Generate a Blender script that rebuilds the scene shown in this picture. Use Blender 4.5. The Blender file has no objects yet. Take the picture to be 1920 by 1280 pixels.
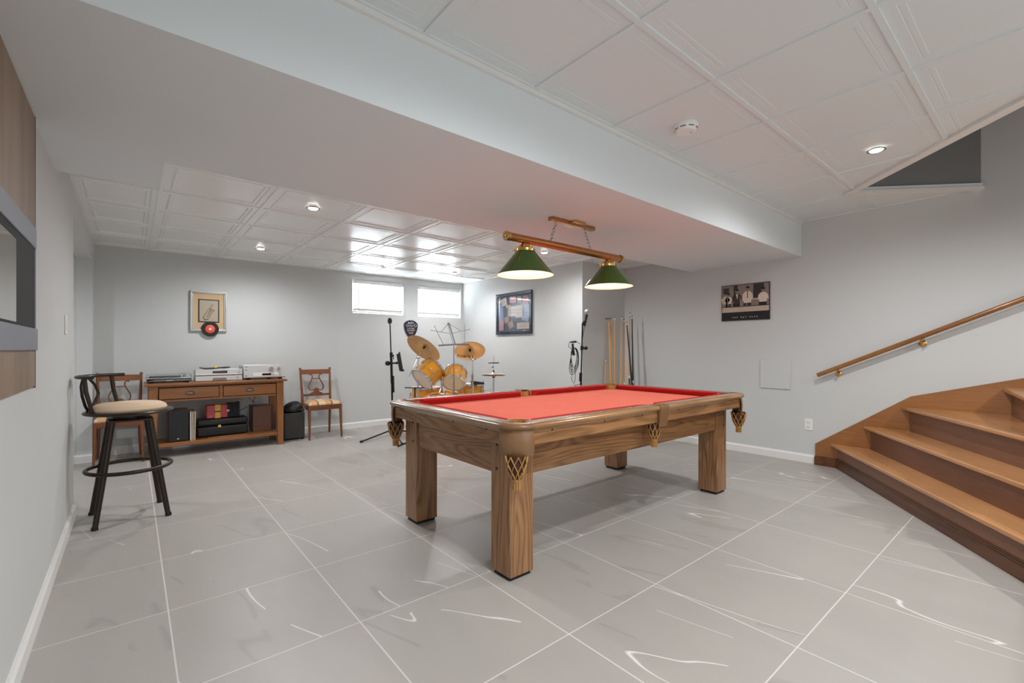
import bpy, math, random
from mathutils import Vector, Matrix
random.seed(7)
R = math.radians
PI = math.pi
col = bpy.context.scene.collection

# ------------------------------------------------------------ camera
AZ = R(50.25)
FWD = Vector((math.cos(AZ), math.sin(AZ), 0)); RGT = Vector((math.sin(AZ), -math.cos(AZ), 0)); UP = Vector((0, 0, 1))
EYE = 1.135
cam_d = bpy.data.cameras.new('camera'); cam = bpy.data.objects.new('camera', cam_d); col.objects.link(cam)
cam.location = (0, 0, EYE); cam.rotation_euler = (R(90), 0, AZ - R(90))
cam_d.sensor_width = 36; cam_d.lens = 36 * 857 / 1920; cam_d.shift_y = 14 / 1920; cam_d.clip_start = 0.02
bpy.context.scene.camera = cam

# ------------------------------------------------------------ world, exposure
sc = bpy.context.scene
w = bpy.data.worlds.new('sky'); sc.world = w; w.use_nodes = True
bg = w.node_tree.nodes['Background']; bg.inputs[0].default_value = (0.86, 0.93, 1.0, 1); bg.inputs[1].default_value = 3.0
sc.view_settings.view_transform = 'Standard'; sc.view_settings.look = 'None'
sc.view_settings.exposure = 1.42; sc.view_settings.gamma = 1; sc.view_settings.use_curve_mapping = False

# ------------------------------------------------------------ large lights (window daylight, added rear fill)
def area(name, loc, rot, sx, sy, power, color=(1, 1, 1), spread=180, portal=False):
    d = bpy.data.lights.new(name, 'AREA'); d.shape = 'RECTANGLE'; d.size = sx; d.size_y = sy; d.energy = power; d.color = color
    d.spread = R(spread)
    if portal: d.cycles.is_portal = True
    o = bpy.data.objects.new(name, d); o.location = loc; o.rotation_euler = rot; col.objects.link(o); return o
# sky through the two basement windows, and an added fill light behind the camera, where the wall is closed
area('window_daylight', (2.835, 6.70, 1.89), (R(-90), 0, 0), .78, .46, 19, (0.80, 0.90, 1.0))
area('window_daylight', (3.885, 6.70, 1.89), (R(-90), 0, 0), .78, .46, 19, (0.80, 0.90, 1.0))
area('rear_fill', (2.0, -2.55, 1.25), (R(90), 0, 0), 3.6, 2.1, 9, (0.90, 0.96, 1.0))

# ------------------------------------------------------------ materials
def srgb(r, g, b):
    f = lambda c: (c / 255 / 12.92) if c <= 10.3 else ((c / 255 + .055) / 1.055) ** 2.4
    return (f(r), f(g), f(b), 1)
def mat(name, c, rough=.5, metal=0, **k):
    m = bpy.data.materials.new(name); m.use_nodes = True; b = m.node_tree.nodes['Principled BSDF']
    b.inputs['Base Color'].default_value = c; b.inputs['Roughness'].default_value = rough; b.inputs['Metallic'].default_value = metal
    for kk, v in k.items(): b.inputs[kk.replace('_', ' ')].default_value = v
    return m
class NT:
    def __init__(s, m): s.t = m.node_tree; s.b = s.t.nodes['Principled BSDF']
    def n(s, ty, **k):
        x = s.t.nodes.new(ty)
        for kk, v in k.items(): setattr(x, kk, v)
        return x
    def l(s, a, b): s.t.links.new(a, b)
    def math(s, op, a, b=None, c=None):
        x = s.n('ShaderNodeMath', operation=op)
        for i, v in enumerate((a, b, c)):
            if v is None: continue
            if isinstance(v, (int, float)): x.inputs[i].default_value = v
            else: s.l(v, x.inputs[i])
        return x.outputs[0]
    def mix(s, f, a, b):
        x = s.n('ShaderNodeMix', data_type='RGBA')
        for i, v in ((0, f), (6, a), (7, b)):
            if isinstance(v, (int, float, tuple)): x.inputs[i].default_value = v
            else: s.l(v, x.inputs[i])
        return x.outputs[2]
    def ramp(s, f, stops):
        x = s.n('ShaderNodeValToRGB'); e = x.color_ramp.elements
        while len(e) < len(stops): e.new(.5)
        for i, (p, c) in enumerate(stops): e[i].position = p; e[i].color = c if isinstance(c, tuple) else (c, c, c, 1)
        s.l(f, x.inputs[0]); return x.outputs[0]
    def obj(s, scale=(1, 1, 1), loc=(0, 0, 0)):
        t = s.n('ShaderNodeTexCoord'); mp = s.n('ShaderNodeMapping'); mp.inputs['Scale'].default_value = scale; mp.inputs['Location'].default_value = loc
        s.l(t.outputs['Object'], mp.inputs[0]); return mp.outputs[0]
    def noise(s, v, scale, detail=2, rough=.5, dist=0):
        x = s.n('ShaderNodeTexNoise'); s.l(v, x.inputs['Vector']); x.inputs['Scale'].default_value = scale
        x.inputs['Detail'].default_value = detail; x.inputs['Roughness'].default_value = rough; x.inputs['Distortion'].default_value = dist
        return x.outputs[0]
    def bump(s, h, strength=.2, dist=.002):
        x = s.n('ShaderNodeBump'); x.inputs['Strength'].default_value = strength; x.inputs['Distance'].default_value = dist
        s.l(h, x.inputs['Height']); s.l(x.outputs[0], s.b.inputs['Normal'])
def paint(name, c, rough=.75, bump=.05):
    m = mat(name, c, rough); t = NT(m); v = t.obj(); n = t.noise(v, 260, 3)
    n2 = t.noise(v, 1.3, 2)
    t.l(t.mix(n2, c, tuple(x * .965 for x in c[:3]) + (1,)), t.b.inputs['Base Color'])
    t.bump(n, bump, .001); return m
def wood(name, light, dark, axis='X', rough=.35, rings=9, coat=0., across=5.0, spec=.5, rot=0):
    m = mat(name, light, rough); t = NT(m)
    i = 'XYZ'.index(axis)
    s1 = [across] * 3; s1[i] = across * .13
    s2 = [150.0] * 3; s2[i] = 5.0
    def ob(sc_):
        if not rot: return t.obj(sc_)
        q = t.n('ShaderNodeMapping'); q.inputs['Rotation'].default_value = (0, 0, rot); t.l(t.n('ShaderNodeTexCoord').outputs['Object'], q.inputs[0])
        q2 = t.n('ShaderNodeMapping'); q2.inputs['Scale'].default_value = sc_; t.l(q.outputs[0], q2.inputs[0]); return q2.outputs[0]
    n1 = t.noise(ob(tuple(s1)), 1.0, 1.5, .45, .15)
    ring = t.math('SINE', t.math('MULTIPLY', n1, rings * 6.283))
    ring = t.math('ADD', t.math('MULTIPLY', ring, .5), .5)
    ring = t.math('POWER', ring, 1.6)
    pore = t.noise(ob(tuple(s2)), 1.0, 3, .6)
    big = t.noise(t.obj((1.7, 1.7, 1.7)), 1.0, 2)
    f = t.math('ADD', t.math('MULTIPLY', ring, .36), t.math('MULTIPLY', t.math('SUBTRACT', pore, .22), 1.0))
    f = t.math('ADD', f, t.math('MULTIPLY', t.math('SUBTRACT', big, .5), .7))
    cc = t.ramp(f, [(0.0, light), (1.0, dark)])
    t.l(cc, t.b.inputs['Base Color'])
    t.b.inputs['Coat Weight'].default_value = coat; t.b.inputs['Coat Roughness'].default_value = .12
    t.b.inputs['Specular IOR Level'].default_value = spec
    t.bump(f, .12, .001); return m

M = {}
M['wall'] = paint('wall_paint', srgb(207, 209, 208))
M['wall_shade'] = paint('wall_paint_shaded', srgb(128, 128, 127))  # same paint as the walls, with stairwell shade put into a darker colour
M['soffit'] = paint('bulkhead_paint', srgb(226, 232, 234))
M['trimw'] = mat('white_trim', srgb(232, 231, 228), .4)
M['ceil_b'] = mat('gloss_ceiling_panel', srgb(240, 241, 240), .22)
M['ceil_n'] = mat('matte_ceiling_panel', srgb(224, 231, 232), .6)
M['black'] = mat('black_plastic', srgb(22, 22, 24), .45)
M['blackmetal'] = mat('black_metal', srgb(34, 30, 27), .38, .4)
M['bronze'] = mat('bronze_metal', srgb(52, 42, 34), .36, .55)
M['chrome'] = mat('chrome', (.75, .76, .78, 1), .14, 1)
M['steel'] = mat('grey_steel', (.36, .36, .36, 1), .32, 1)
M['brass'] = mat('brass', srgb(214, 176, 110), .22, 1)
M['copper'] = mat('copper_brass', srgb(196, 140, 90), .26, 1)
M['pewter'] = mat('dull_pewter', srgb(112, 106, 96), .4, .5)
M['silver'] = mat('brushed_silver', srgb(205, 204, 202), .35, .35)
M['white'] = mat('white_plastic', srgb(236, 236, 234), .4)
M['darkdisp'] = mat('dark_display', srgb(48, 30, 24), .15)
M['glass'] = mat('window_glass', (1, 1, 1, 1), .02, 0, Transmission_Weight=1.0, IOR=1.45)
M['blackglass'] = mat('black_glass', srgb(10, 10, 12), .05, 0, Coat_Weight=1.0)
M['reflectglass'] = mat('painted_reflection_glass', srgb(120, 108, 88), .06, 0, Coat_Weight=1.0)  # tan base colour stands in for a reflection in the black glass
M['greyframe'] = mat('grey_frame', srgb(128, 132, 142), .45)
M['leather'] = mat('brown_leather', srgb(128, 92, 58), .35, 0, Coat_Weight=.3)
M['leather2'] = mat('tan_leather', srgb(176, 128, 70), .35, 0, Coat_Weight=.3)
M['pocketin'] = mat('dark_pocket_lining', srgb(60, 34, 14), .6)
M['rubber'] = mat('black_rubber', srgb(18, 18, 18), .7)
M['green'] = mat('green_enamel', srgb(52, 84, 22), .22, 0, Coat_Weight=.6)
M['shadein'] = mat('white_enamel_inside', srgb(244, 226, 212), .5)
M['cream'] = mat('cream_fabric', srgb(214, 188, 160), .85)
M['amber'] = mat('amber_lacquer', srgb(226, 150, 28), .22, 0, Coat_Weight=.7)
M['drumhead'] = mat('peach_drum_head', srgb(255, 222, 180), .4)
M['drumhead2'] = mat('frosted_drum_head', srgb(244, 218, 196), .4)
M['cyma'] = mat('cymbal_bronze', srgb(236, 184, 120), .32, .45)
M['hihatm'] = mat('hihat_bronze', srgb(232, 208, 182), .3, .6)
M['darkgrey'] = mat('dark_grey_cloth', srgb(58, 56, 52), .8)
M['paperw'] = mat('white_paper', srgb(232, 228, 222), .7)
M['pink'] = mat('pink_paper', srgb(226, 176, 188), .7)
M['bluep'] = mat('blue_paper', srgb(150, 176, 214), .7)
M['greyp'] = mat('grey_backing', srgb(104, 112, 132), .7)
M['beige'] = mat('beige_mat', srgb(206, 176, 138), .8)
M['lightbeige'] = mat('pale_mat', srgb(206, 196, 180), .8)
M['relief'] = mat('pewter_relief', srgb(176, 162, 142), .45, .2)
M['silverframe'] = mat('silver_frame', srgb(196, 194, 190), .3, .7)
M['navy'] = mat('navy_enamel', srgb(24, 28, 50), .35)
M['blueframe'] = mat('dark_blue_frame', srgb(30, 44, 64), .22, 0, Coat_Weight=.6)
M['red_lab'] = mat('red_label', srgb(232, 84, 58), .5)
M['orange'] = mat('orange_print', srgb(236, 150, 84), .5)
M['sepia1'] = mat('sepia_light', srgb(196, 176, 160), .4)
M['sepia2'] = mat('sepia_mid', srgb(136, 120, 108), .4)
M['sepia3'] = mat('sepia_dark', srgb(50, 44, 40), .4)
M['sepia4'] = mat('sepia_shirt', srgb(224, 204, 190), .4)
M['sepiablk'] = mat('sepia_black', srgb(26, 22, 20), .25)
M['sepiablk2'] = mat('vinyl_black', srgb(16, 15, 14), .55)
M['yellow'] = mat('yellow_plastic', srgb(238, 214, 30), .5)
M['gold'] = mat('gold_stripe', srgb(206, 160, 62), .35, .3)
M['pearl'] = mat('red_pearl', srgb(178, 32, 44), .3, 0, Coat_Weight=.6)
M['tip'] = mat('white_ferrule', srgb(235, 232, 225), .4)
M['maple'] = mat('maple_shaft', srgb(224, 160, 84), .35, 0, Coat_Weight=.4)
M['maroon'] = mat('maroon_butt', srgb(96, 54, 46), .35)
M['cuedark'] = mat('dark_cue', srgb(30, 26, 24), .35)
M['hole'] = mat('dark_cavity', srgb(8, 8, 8), .9)

OAKL, OAKD = srgb(176, 129, 86), srgb(86, 56, 33)
for ax in 'XYZ': M['oak' + ax] = wood('table_wood_' + ax.lower(), OAKL, OAKD, ax, .34, 14, .15, 7.0)
for ax in 'XYZ': M['stair' + ax] = wood('stair_wood_' + ax.lower(), srgb(172, 116, 66), srgb(116, 72, 38), ax, .3, 3, .25, 2.0)
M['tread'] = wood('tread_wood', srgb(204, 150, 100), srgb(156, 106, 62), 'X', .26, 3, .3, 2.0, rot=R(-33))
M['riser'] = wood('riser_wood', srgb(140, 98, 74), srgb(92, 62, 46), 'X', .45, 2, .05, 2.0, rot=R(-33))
M['darkbase'] = wood('dark_base_wood', srgb(116, 70, 40), srgb(58, 32, 18), 'X', .4, 6, .1, rot=R(-33))
for ax in 'XYZ': M['pine' + ax] = wood('console_wood_' + ax.lower(), srgb(164, 104, 52), srgb(104, 60, 28), ax, .38, 4, .15, 4.0)
for ax in 'XYZ': M['cherry' + ax] = wood('chair_wood_' + ax.lower(), srgb(142, 84, 46), srgb(88, 46, 24), ax, .32, 3, .25, 4.0)
M['clad'] = wood('cladding_wood', srgb(156, 134, 112), srgb(112, 92, 74), 'Z', .5, 3, 0, 3.0)
M['spkwood'] = wood('walnut_veneer', srgb(118, 78, 58), srgb(84, 52, 38), 'Z', .45, 3, 0, 5.0)
M['handrailw'] = wood('handrail_wood', srgb(164, 110, 52), srgb(110, 66, 28), 'Y', .25, 3, .4, 4.0)

# speckle on red cloth
M['felt'] = mat('red_felt', srgb(222, 70, 56), .95); t = NT(M['felt']); t.b.inputs['Specular IOR Level'].default_value = .1
nn = t.noise(t.obj(), 5, 3); t.l(t.mix(nn, srgb(230, 124, 104), srgb(222, 114, 98)), t.b.inputs['Base Color']); t.bump(t.noise(t.obj(), 900, 2), .15, .0006)
M['cushion'] = mat('red_cushion_cloth', srgb(178, 42, 42), .95, 0, Specular_IOR_Level=.1)

# tiled floor
def floor_mat():
    m = mat('grey_stone_tile', srgb(150, 146, 142), .35); t = NT(m)
    tc = t.n('ShaderNodeTexCoord'); sp = t.n('ShaderNodeSeparateXYZ'); t.l(tc.outputs['Object'], sp.inputs[0])
    X, Y = sp.outputs[0], sp.outputs[1]
    u = t.math('DIVIDE', t.math('SUBTRACT', X, .1215 - .6085 * 10), .6085); v = t.math('DIVIDE', t.math('SUBTRACT', Y, .6435 - .611 * 10), .611)
    iu, iv = t.math('FLOOR', u), t.math('FLOOR', v); fu, fv = t.math('FRACT', u), t.math('FRACT', v)
    du = t.math('ABSOLUTE', t.math('SUBTRACT', fu, .5)); dv = t.math('ABSOLUTE', t.math('SUBTRACT', fv, .5))
    gu = t.math('GREATER_THAN', du, .5 - .0028 / .6085); gv = t.math('GREATER_THAN', dv, .5 - .0026 / .611)
    g = t.math('MAXIMUM', gu, gv)
    cb = t.n('ShaderNodeCombineXYZ'); t.l(iu, cb.inputs[0]); t.l(iv, cb.inputs[1])
    wn = t.n('ShaderNodeTexWhiteNoise', noise_dimensions='3D'); t.l(cb.outputs[0], wn.inputs[0])
    off = t.n('ShaderNodeVectorMath', operation='MULTIPLY_ADD'); t.l(wn.outputs['Color'], off.inputs[0]); off.inputs[1].default_value = (40, 40, 40); t.l(tc.outputs['Object'], off.inputs[2])
    P = off.outputs[0]
    mr = t.n('ShaderNodeMapping'); t.l(P, mr.inputs[0]); mr.inputs['Rotation'].default_value = (0, 0, R(-16))
    mp = t.n('ShaderNodeMapping'); t.l(mr.outputs[0], mp.inputs[0]); mp.inputs['Scale'].default_value = (2.1, .34, 1)
    n1 = t.noise(mp.outputs[0], .95, 2.5, .42, 0)
    vein = t.math('ABSOLUTE', t.math('SUBTRACT', n1, .5))
    vein = t.math('SUBTRACT', 1, t.math('MINIMUM', t.math('DIVIDE', vein, .0026), 1))
    msk = t.math('GREATER_THAN', t.noise(P, 2.2, 2), .53)
    wv = t.math('MULTIPLY', t.math('MULTIPLY', vein, msk), .8)
    n2 = t.noise(mp.outputs[0], .8, 3, .45, 0)
    dk = t.math('ABSOLUTE', t.math('SUBTRACT', n2, .47)); dk = t.math('SUBTRACT', 1, t.math('MINIMUM', t.math('DIVIDE', dk, .012), 1))
    dk = t.math('MULTIPLY', t.math('MULTIPLY', dk, t.math('GREATER_THAN', t.noise(P, 1.6, 2), .54)), .2)
    mp2 = t.n('ShaderNodeMapping'); t.l(P, mp2.inputs[0]); mp2.inputs['Scale'].default_value = (3.4, 1, 1)
    cloud = t.noise(mp2.outputs[0], 1.3, 4, .6); grain = t.noise(tc.outputs['Object'], 420, 3, .7)
    c = t.mix(cloud, srgb(185, 180, 173), srgb(170, 165, 160))
    c = t.mix(t.math('MULTIPLY', t.math('SUBTRACT', grain, .25), .5), c, srgb(136, 131, 126))
    c = t.mix(dk, c, srgb(96, 93, 92)); c = t.mix(wv, c, srgb(248, 244, 238)); c = t.mix(g, c, srgb(214, 209, 202))
    t.l(c, t.b.inputs['Base Color'])
    rr = t.math('ADD', t.math('MULTIPLY', cloud, .12), .33); t.l(t.math('ADD', rr, t.math('MULTIPLY', g, .3)), t.b.inputs['Roughness'])
    t.bump(t.math('SUBTRACT', t.math('MULTIPLY', grain, .3), g), .12, .0012)
    return m
M['floor'] = floor_mat()
# plaid seat cloth
M['plaid'] = mat('plaid_cloth', srgb(220, 190, 150), .9); t = NT(M['plaid'])
tc = t.n('ShaderNodeTexCoord'); sp = t.n('ShaderNodeSeparateXYZ'); t.l(tc.outputs['Object'], sp.inputs[0])
def stripe(o, per, a, b, ph=0):
    f = t.math('FRACT', t.math('ADD', t.math('DIVIDE', o, per), ph + 10)); return t.math('MULTIPLY', t.math('GREATER_THAN', f, a), t.math('LESS_THAN', f, b))
c = t.mix(t.math('MULTIPLY', stripe(sp.outputs[0], .17, .0, .45), .55), srgb(226, 204, 166), srgb(206, 130, 76))
c = t.mix(t.math('MULTIPLY', stripe(sp.outputs[1], .17, .0, .45), .5), c, srgb(196, 140, 96))
c = t.mix(t.math('MULTIPLY', stripe(sp.outputs[0], .17, .62, .72, .2), .8), c, srgb(58, 52, 38))
c = t.mix(t.math('MULTIPLY', stripe(sp.outputs[1], .17, .62, .72), .7), c, srgb(58, 52, 38)); t.l(c, t.b.inputs['Base Color'])
def emis(name, c, s):
    m = mat(name, c, .5); b = m.node_tree.nodes['Principled BSDF']; b.inputs['Emission Color'].default_value = c; b.inputs['Emission Strength'].default_value = s; return m
M['bulb'] = emis('lit_bulb', (1, .86, .68, 1), 3); M['bulbw'] = emis('lit_lamp_lens', (1, .93, .82, 1), 14)

# ------------------------------------------------------------ mesh builder
class MB:
    def __init__(s): s.v = []; s.f = []; s.m = []
    def add(s, vs, fs, mi=0):
        o = len(s.v); s.v += [tuple(v) for v in vs]; s.f += [tuple(i + o for i in f) for f in fs]; s.m += [mi] * len(fs); return s
    def box(s, x0, y0, z0, x1, y1, z1, mi=0):
        return s.add([(x0, y0, z0), (x1, y0, z0), (x1, y1, z0), (x0, y1, z0), (x0, y0, z1), (x1, y0, z1), (x1, y1, z1), (x0, y1, z1)],
              [(0, 3, 2, 1), (4, 5, 6, 7), (0, 1, 5, 4), (1, 2, 6, 5), (2, 3, 7, 6), (3, 0, 4, 7)], mi)
    def hexa(s, b, t, mi=0): # bottom quad, top quad (ccw from above)
        return s.add(list(b) + list(t), [(0, 3, 2, 1), (4, 5, 6, 7), (0, 1, 5, 4), (1, 2, 6, 5), (2, 3, 7, 6), (3, 0, 4, 7)], mi)
    def prism(s, poly, z0, z1, mi=0, fn=None):
        n = len(poly); fn = fn or (lambda a, b, z: (a, b, z))
        vs = [fn(a, b, z0) for a, b in poly] + [fn(a, b, z1) for a, b in poly]
        return s.add(vs, [tuple(range(n))[::-1], tuple(range(n, 2 * n))] + [(i, (i + 1) % n, n + (i + 1) % n, n + i) for i in range(n)], mi)
    def loft(s, rings, caps=True, closed=False, mi=0):
        n = len(rings[0]); vs = [p for r in rings for p in r]; fs = []
        k = len(rings)
        for j in range(k if closed else k - 1):
            a, b = j * n, ((j + 1) % k) * n
            fs += [(a + i, a + (i + 1) % n, b + (i + 1) % n, b + i) for i in range(n)]
        if caps and not closed: fs += [tuple(range(n))[::-1], tuple((k - 1) * n + i for i in range(n))]
        return s.add(vs, fs, mi)
    def tube(s, pts, r, seg=10, caps=True, closed=False, mi=0, flat=None):
        pts = [Vector(p) for p in pts]; n = len(pts); rs = r if isinstance(r, (list, tuple)) else [r] * n
        rings = []; ref = None
        for i, p in enumerate(pts):
            if closed: d = pts[(i + 1) % n] - pts[i - 1]
            else: d = pts[min(i + 1, n - 1)] - pts[max(i - 1, 0)]
            d.normalize()
            if ref is None:
                ref = Vector((0, 0, 1)) if abs(d.z) < .9 else Vector((1, 0, 0))
                if flat is not None: ref = Vector(flat)
            a = d.cross(ref)
            if a.length < 1e-5: a = d.cross(Vector((1, 0, 0)))
            a.normalize(); b = a.cross(d).normalized()
            if flat is None: ref = b
            rr = rs[i]; ra, rb = rr if isinstance(rr, tuple) else (rr, rr)
            rings.append([p + a * (ra * math.cos(2 * PI * k / seg)) + b * (rb * math.sin(2 * PI * k / seg)) for k in range(seg)])
        return s.loft(rings, caps, closed, mi)
    def cyl(s, p0, p1, r0, r1=None, seg=20, mi=0):
        return s.tube([p0, p1], [r0, r0 if r1 is None else r1], seg, mi=mi)
    def lathe(s, prof, c=(0, 0, 0), ax=(0, 0, 1), seg=32, caps=False, mi=0, a0=0, a1=2 * PI):
        ax = Vector(ax).normalized(); q = Vector((0, 0, 1)).rotation_difference(ax); c = Vector(c)
        full = abs(a1 - a0 - 2 * PI) < 1e-6; ns = seg if full else seg + 1
        rings = [[c + q @ Vector((max(r, 1e-4) * math.cos(a0 + (a1 - a0) * k / seg), max(r, 1e-4) * math.sin(a0 + (a1 - a0) * k / seg), z)) for k in range(ns)] for r, z in prof]
        if full: return s.loft(rings, caps, mi=mi)
        vs = [p for r in rings for p in r]; fs = []
        for j in range(len(rings) - 1):
            for i in range(ns - 1): fs.append((j * ns + i, j * ns + i + 1, (j + 1) * ns + i + 1, (j + 1) * ns + i))
        return s.add(vs, fs, mi)
    def sphere(s, c, r, seg=16, rings=10, mi=0, sc=(1, 1, 1)):
        prof = [(r * math.sin(PI * i / rings), -r * math.cos(PI * i / rings)) for i in range(rings + 1)]
        o = len(s.v); s.lathe(prof, (0, 0, 0), seg=seg, caps=True, mi=mi)
        for i in range(o, len(s.v)): v = s.v[i]; s.v[i] = (c[0] + v[0] * sc[0], c[1] + v[1] * sc[1], c[2] + v[2] * sc[2])
        return s
    def torus(s, c, R0, r, ax=(0, 0, 1), seg=40, rs=8, a0=0, a1=2 * PI, mi=0):
        ax = Vector(ax).normalized(); q = Vector((0, 0, 1)).rotation_difference(ax); c = Vector(c); full = abs(a1 - a0 - 2 * PI) < 1e-6
        n = seg if full else seg + 1
        pts = [c + q @ Vector((R0 * math.cos(a0 + (a1 - a0) * k / seg), R0 * math.sin(a0 + (a1 - a0) * k / seg), 0)) for k in range(n)]
        return s.tube(pts, r, rs, closed=full, mi=mi)
    def xf(s, mtx):
        s.v = [tuple(mtx @ Vector(v)) for v in s.v]; return s
    def build(s, name, mats, parent=None, bevel=0, smooth=True, loc=None, ang=38, seg=2):
        me = bpy.data.meshes.new(name); me.from_pydata(s.v, [], s.f); me.update()
        for x in (mats if isinstance(mats, (list, tuple)) else [mats]): me.materials.append(M[x] if isinstance(x, str) else x)
        for p, i in zip(me.polygons, s.m): p.material_index = i; p.use_smooth = smooth
        import bmesh
        b = bmesh.new(); b.from_mesh(me); bmesh.ops.recalc_face_normals(b, faces=b.faces); b.to_mesh(me); b.free()
        if smooth: me.set_sharp_from_angle(angle=R(ang))
        o = bpy.data.objects.new(name, me); col.objects.link(o)
        if parent: o.parent = parent
        if loc: o.location = loc
        if bevel:
            md = o.modifiers.new('bevel', 'BEVEL'); md.width = bevel; md.segments = seg; md.limit_method = 'ANGLE'; md.angle_limit = R(40)
        return o
def tag(o, label=None, cat=None, group=None, kind=None):
    if label: o['label'] = label
    if cat: o['category'] = cat
    if group: o['group'] = group
    if kind: o['kind'] = kind
    return o
def thing(name, label, cat, loc=(0, 0, 0), rz=0, group=None):
    o = bpy.data.objects.new(name, None); col.objects.link(o); o.location = loc; o.rotation_euler = (0, 0, rz); o.empty_display_size = .05
    return tag(o, label, cat, group)
def copy_tree(o, parent=None):
    c = o.copy(); col.objects.link(c); c.parent = parent
    for ch in [x for x in bpy.data.objects if x.parent == o]: copy_tree(ch, c)
    return c
def struct(o): o['kind'] = 'structure'; return o
def at(px, py, dep):   # a point 'dep' metres ahead of the eye
    r = (px - 960) / 857 * dep
    return Vector((dep * FWD.x + r * RGT.x, dep * FWD.y + r * RGT.y, EYE + (654 - py) / 857 * dep))
def text(s, size, mt, name, parent, loc, rot, depth=.0006, align='CENTER'):
    cu = bpy.data.curves.new('t', 'FONT'); cu.body = s; cu.size = size; cu.align_x = align; cu.align_y = 'CENTER'; cu.extrude = depth; cu.resolution_u = 2
    o = bpy.data.objects.new('t', cu); me = bpy.data.meshes.new_from_object(o); bpy.data.objects.remove(o)
    me.name = name; me.materials.clear(); me.materials.append(M[mt]); ob = bpy.data.objects.new(name, me); col.objects.link(ob)
    ob.parent = parent; ob.location = loc; ob.rotation_euler = rot; return ob

# ------------------------------------------------------------ room shell
XL, XR, YB, XS, YJ = -.306, 5.193, 6.51, 4.33, 3.83
ZB, ZN, ZS = 2.235, 2.41, 2.065
YR = -2.6
struct(MB().box(-1.9, YR - .1, -.06, XR + .1, YB + .05, 0).build('floor', 'floor', smooth=False))
# left wall with a hall opening
mb = MB(); mb.box(XL - .12, YR, 0, XL, 4.3, 2.46); mb.box(XL - .12, 4.3, 2.04, XL, 6.23, 2.46); mb.box(XL - .12, 6.23, 0, XL, YB + .2, 2.46)
struct(mb.build('wall_left', 'wall', smooth=False))
mb = MB(); mb.box(-1.8, 6.23, 0, XL - .121, 6.33, 2.2); struct(mb.build('wall_hall_end', 'wall', smooth=False))
mb = MB(); mb.box(-1.9, 3.4, 0, -1.8, 6.33, 2.2); mb.box(-1.8, 3.4, 0, XL - .121, 3.5, 2.2); struct(mb.build('wall_hall', 'wall', smooth=False))
struct(MB().box(-1.9, 3.4, 2.12, XL - .121, 6.33, 2.2).build('ceiling_hall', 'ceil_n', smooth=False))
# back wall with two window holes
W = [(2.436, 3.232), (3.482, 4.285)]; WZ0, WZ1 = 1.645, 2.14
mb = MB(); y0, y1 = YB, YB + .22
mb.box(XL - .12, y0, 0, 5.3, y1, WZ0); mb.box(XL - .12, y0, WZ1, 5.3, y1, 2.46)
xs = [XL - .12, W[0][0], W[0][1], W[1][0], W[1][1], 5.3]
for i in (0, 2, 4): mb.box(xs[i], y0, WZ0, xs[i + 1], y1, WZ1)
struct(mb.build('wall_back', 'wall', smooth=False))
struct(MB().box(XS, YJ, 0, XR + .12, YB, ZB + .05).build('wall_jog', 'wall', smooth=False))
struct(MB().box(XR, YR, 0, XR + .12, YJ, 3.8).build('wall_right', 'wall', smooth=False))
mb = MB(); mb.box(XL, YR - .1, 0, XR, YR, ZN)
struct(mb.build('wall_rear', 'wall', smooth=False))
# bulkhead
mb = MB(); mb.box(XL, 1.676, ZS, XR, 2.87, 2.5); mb.box(XL, 2.87, ZS, .125, 3.36, 2.5)
struct(mb.build('ceiling_bulkhead', 'soffit', smooth=False, bevel=0))
struct(MB().box(XL, 1.656, ZN - .022, XR, 1.676, ZN + .01).build('trim_1', 'trimw', smooth=False))
# panel ceilings: T-bars and pressed panels
def panel_ceiling(name, z, xlines, ylines, mats, prof, bar=.012):
    mb = MB()
    for i in range(len(xlines) - 1):
        for j in range(len(ylines) - 1):
            x0, x1, y0, y1 = xlines[i], xlines[i + 1], ylines[j], ylines[j + 1]
            if min(x1 - x0, y1 - y0) < .06: mb.add([(x0, y0, z), (x1, y0, z), (x1, y1, z), (x0, y1, z)], [(0, 1, 2, 3)]); continue
            lim = min(x1 - x0, y1 - y0) / 2 - .01; rings = []
            for ins, dz in prof:
                if ins > lim: break
                rings.append([(x0 + ins, y0 + ins, z + dz), (x1 - ins, y0 + ins, z + dz), (x1 - ins, y1 - ins, z + dz), (x0 + ins, y1 - ins, z + dz)])
            vs = [p for r in rings for p in r]; fs = []
            for k in range(len(rings) - 1): fs += [(k * 4 + q, k * 4 + (q + 1) % 4, k * 4 + 4 + (q + 1) % 4, k * 4 + 4 + q) for q in range(4)]
            k = (len(rings) - 1) * 4; fs.append((k, k + 1, k + 2, k + 3)); mb.add(vs, fs)
    return mb
PROF_B = [(0, 0), (.012, 0), (.0125, .006), (.045, .006), (.052, .012), (.060, .006), (.074, .006), (.081, .013), (.088, .013)]
PROF_N = [(0, 0), (.012, 0), (.0125, .007), (.055, .007), (.058, .0082), (.062, .007), (.080, .007), (.083, .0082), (.088, .0082)]
def lines(a, b, first, pitch):
    out = [a]; k = math.ceil((a - first) / pitch)
    while first + k * pitch < b - .02:
        if first + k * pitch > a + .02: out.append(first + k * pitch)
        k += 1
    return out + [b]
mb = panel_ceiling('c', ZB, lines(XL, XS, .155, .627), lines(2.87, YB, 4.02, .615), None, PROF_B)
mb2 = panel_ceiling('c', ZB, lines(XS, XR, .155, .627), lines(2.87, YJ, 4.02, .615), None, PROF_B)
mb.add(mb2.v, mb2.f)
struct(mb.build('ceiling_back', 'ceil_b', smooth=False))
struct(MB().box(XL, 2.87, ZB + .03, XR, YB, ZB + .06).build('ceiling_back_deck', 'ceil_n', smooth=False))
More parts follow.
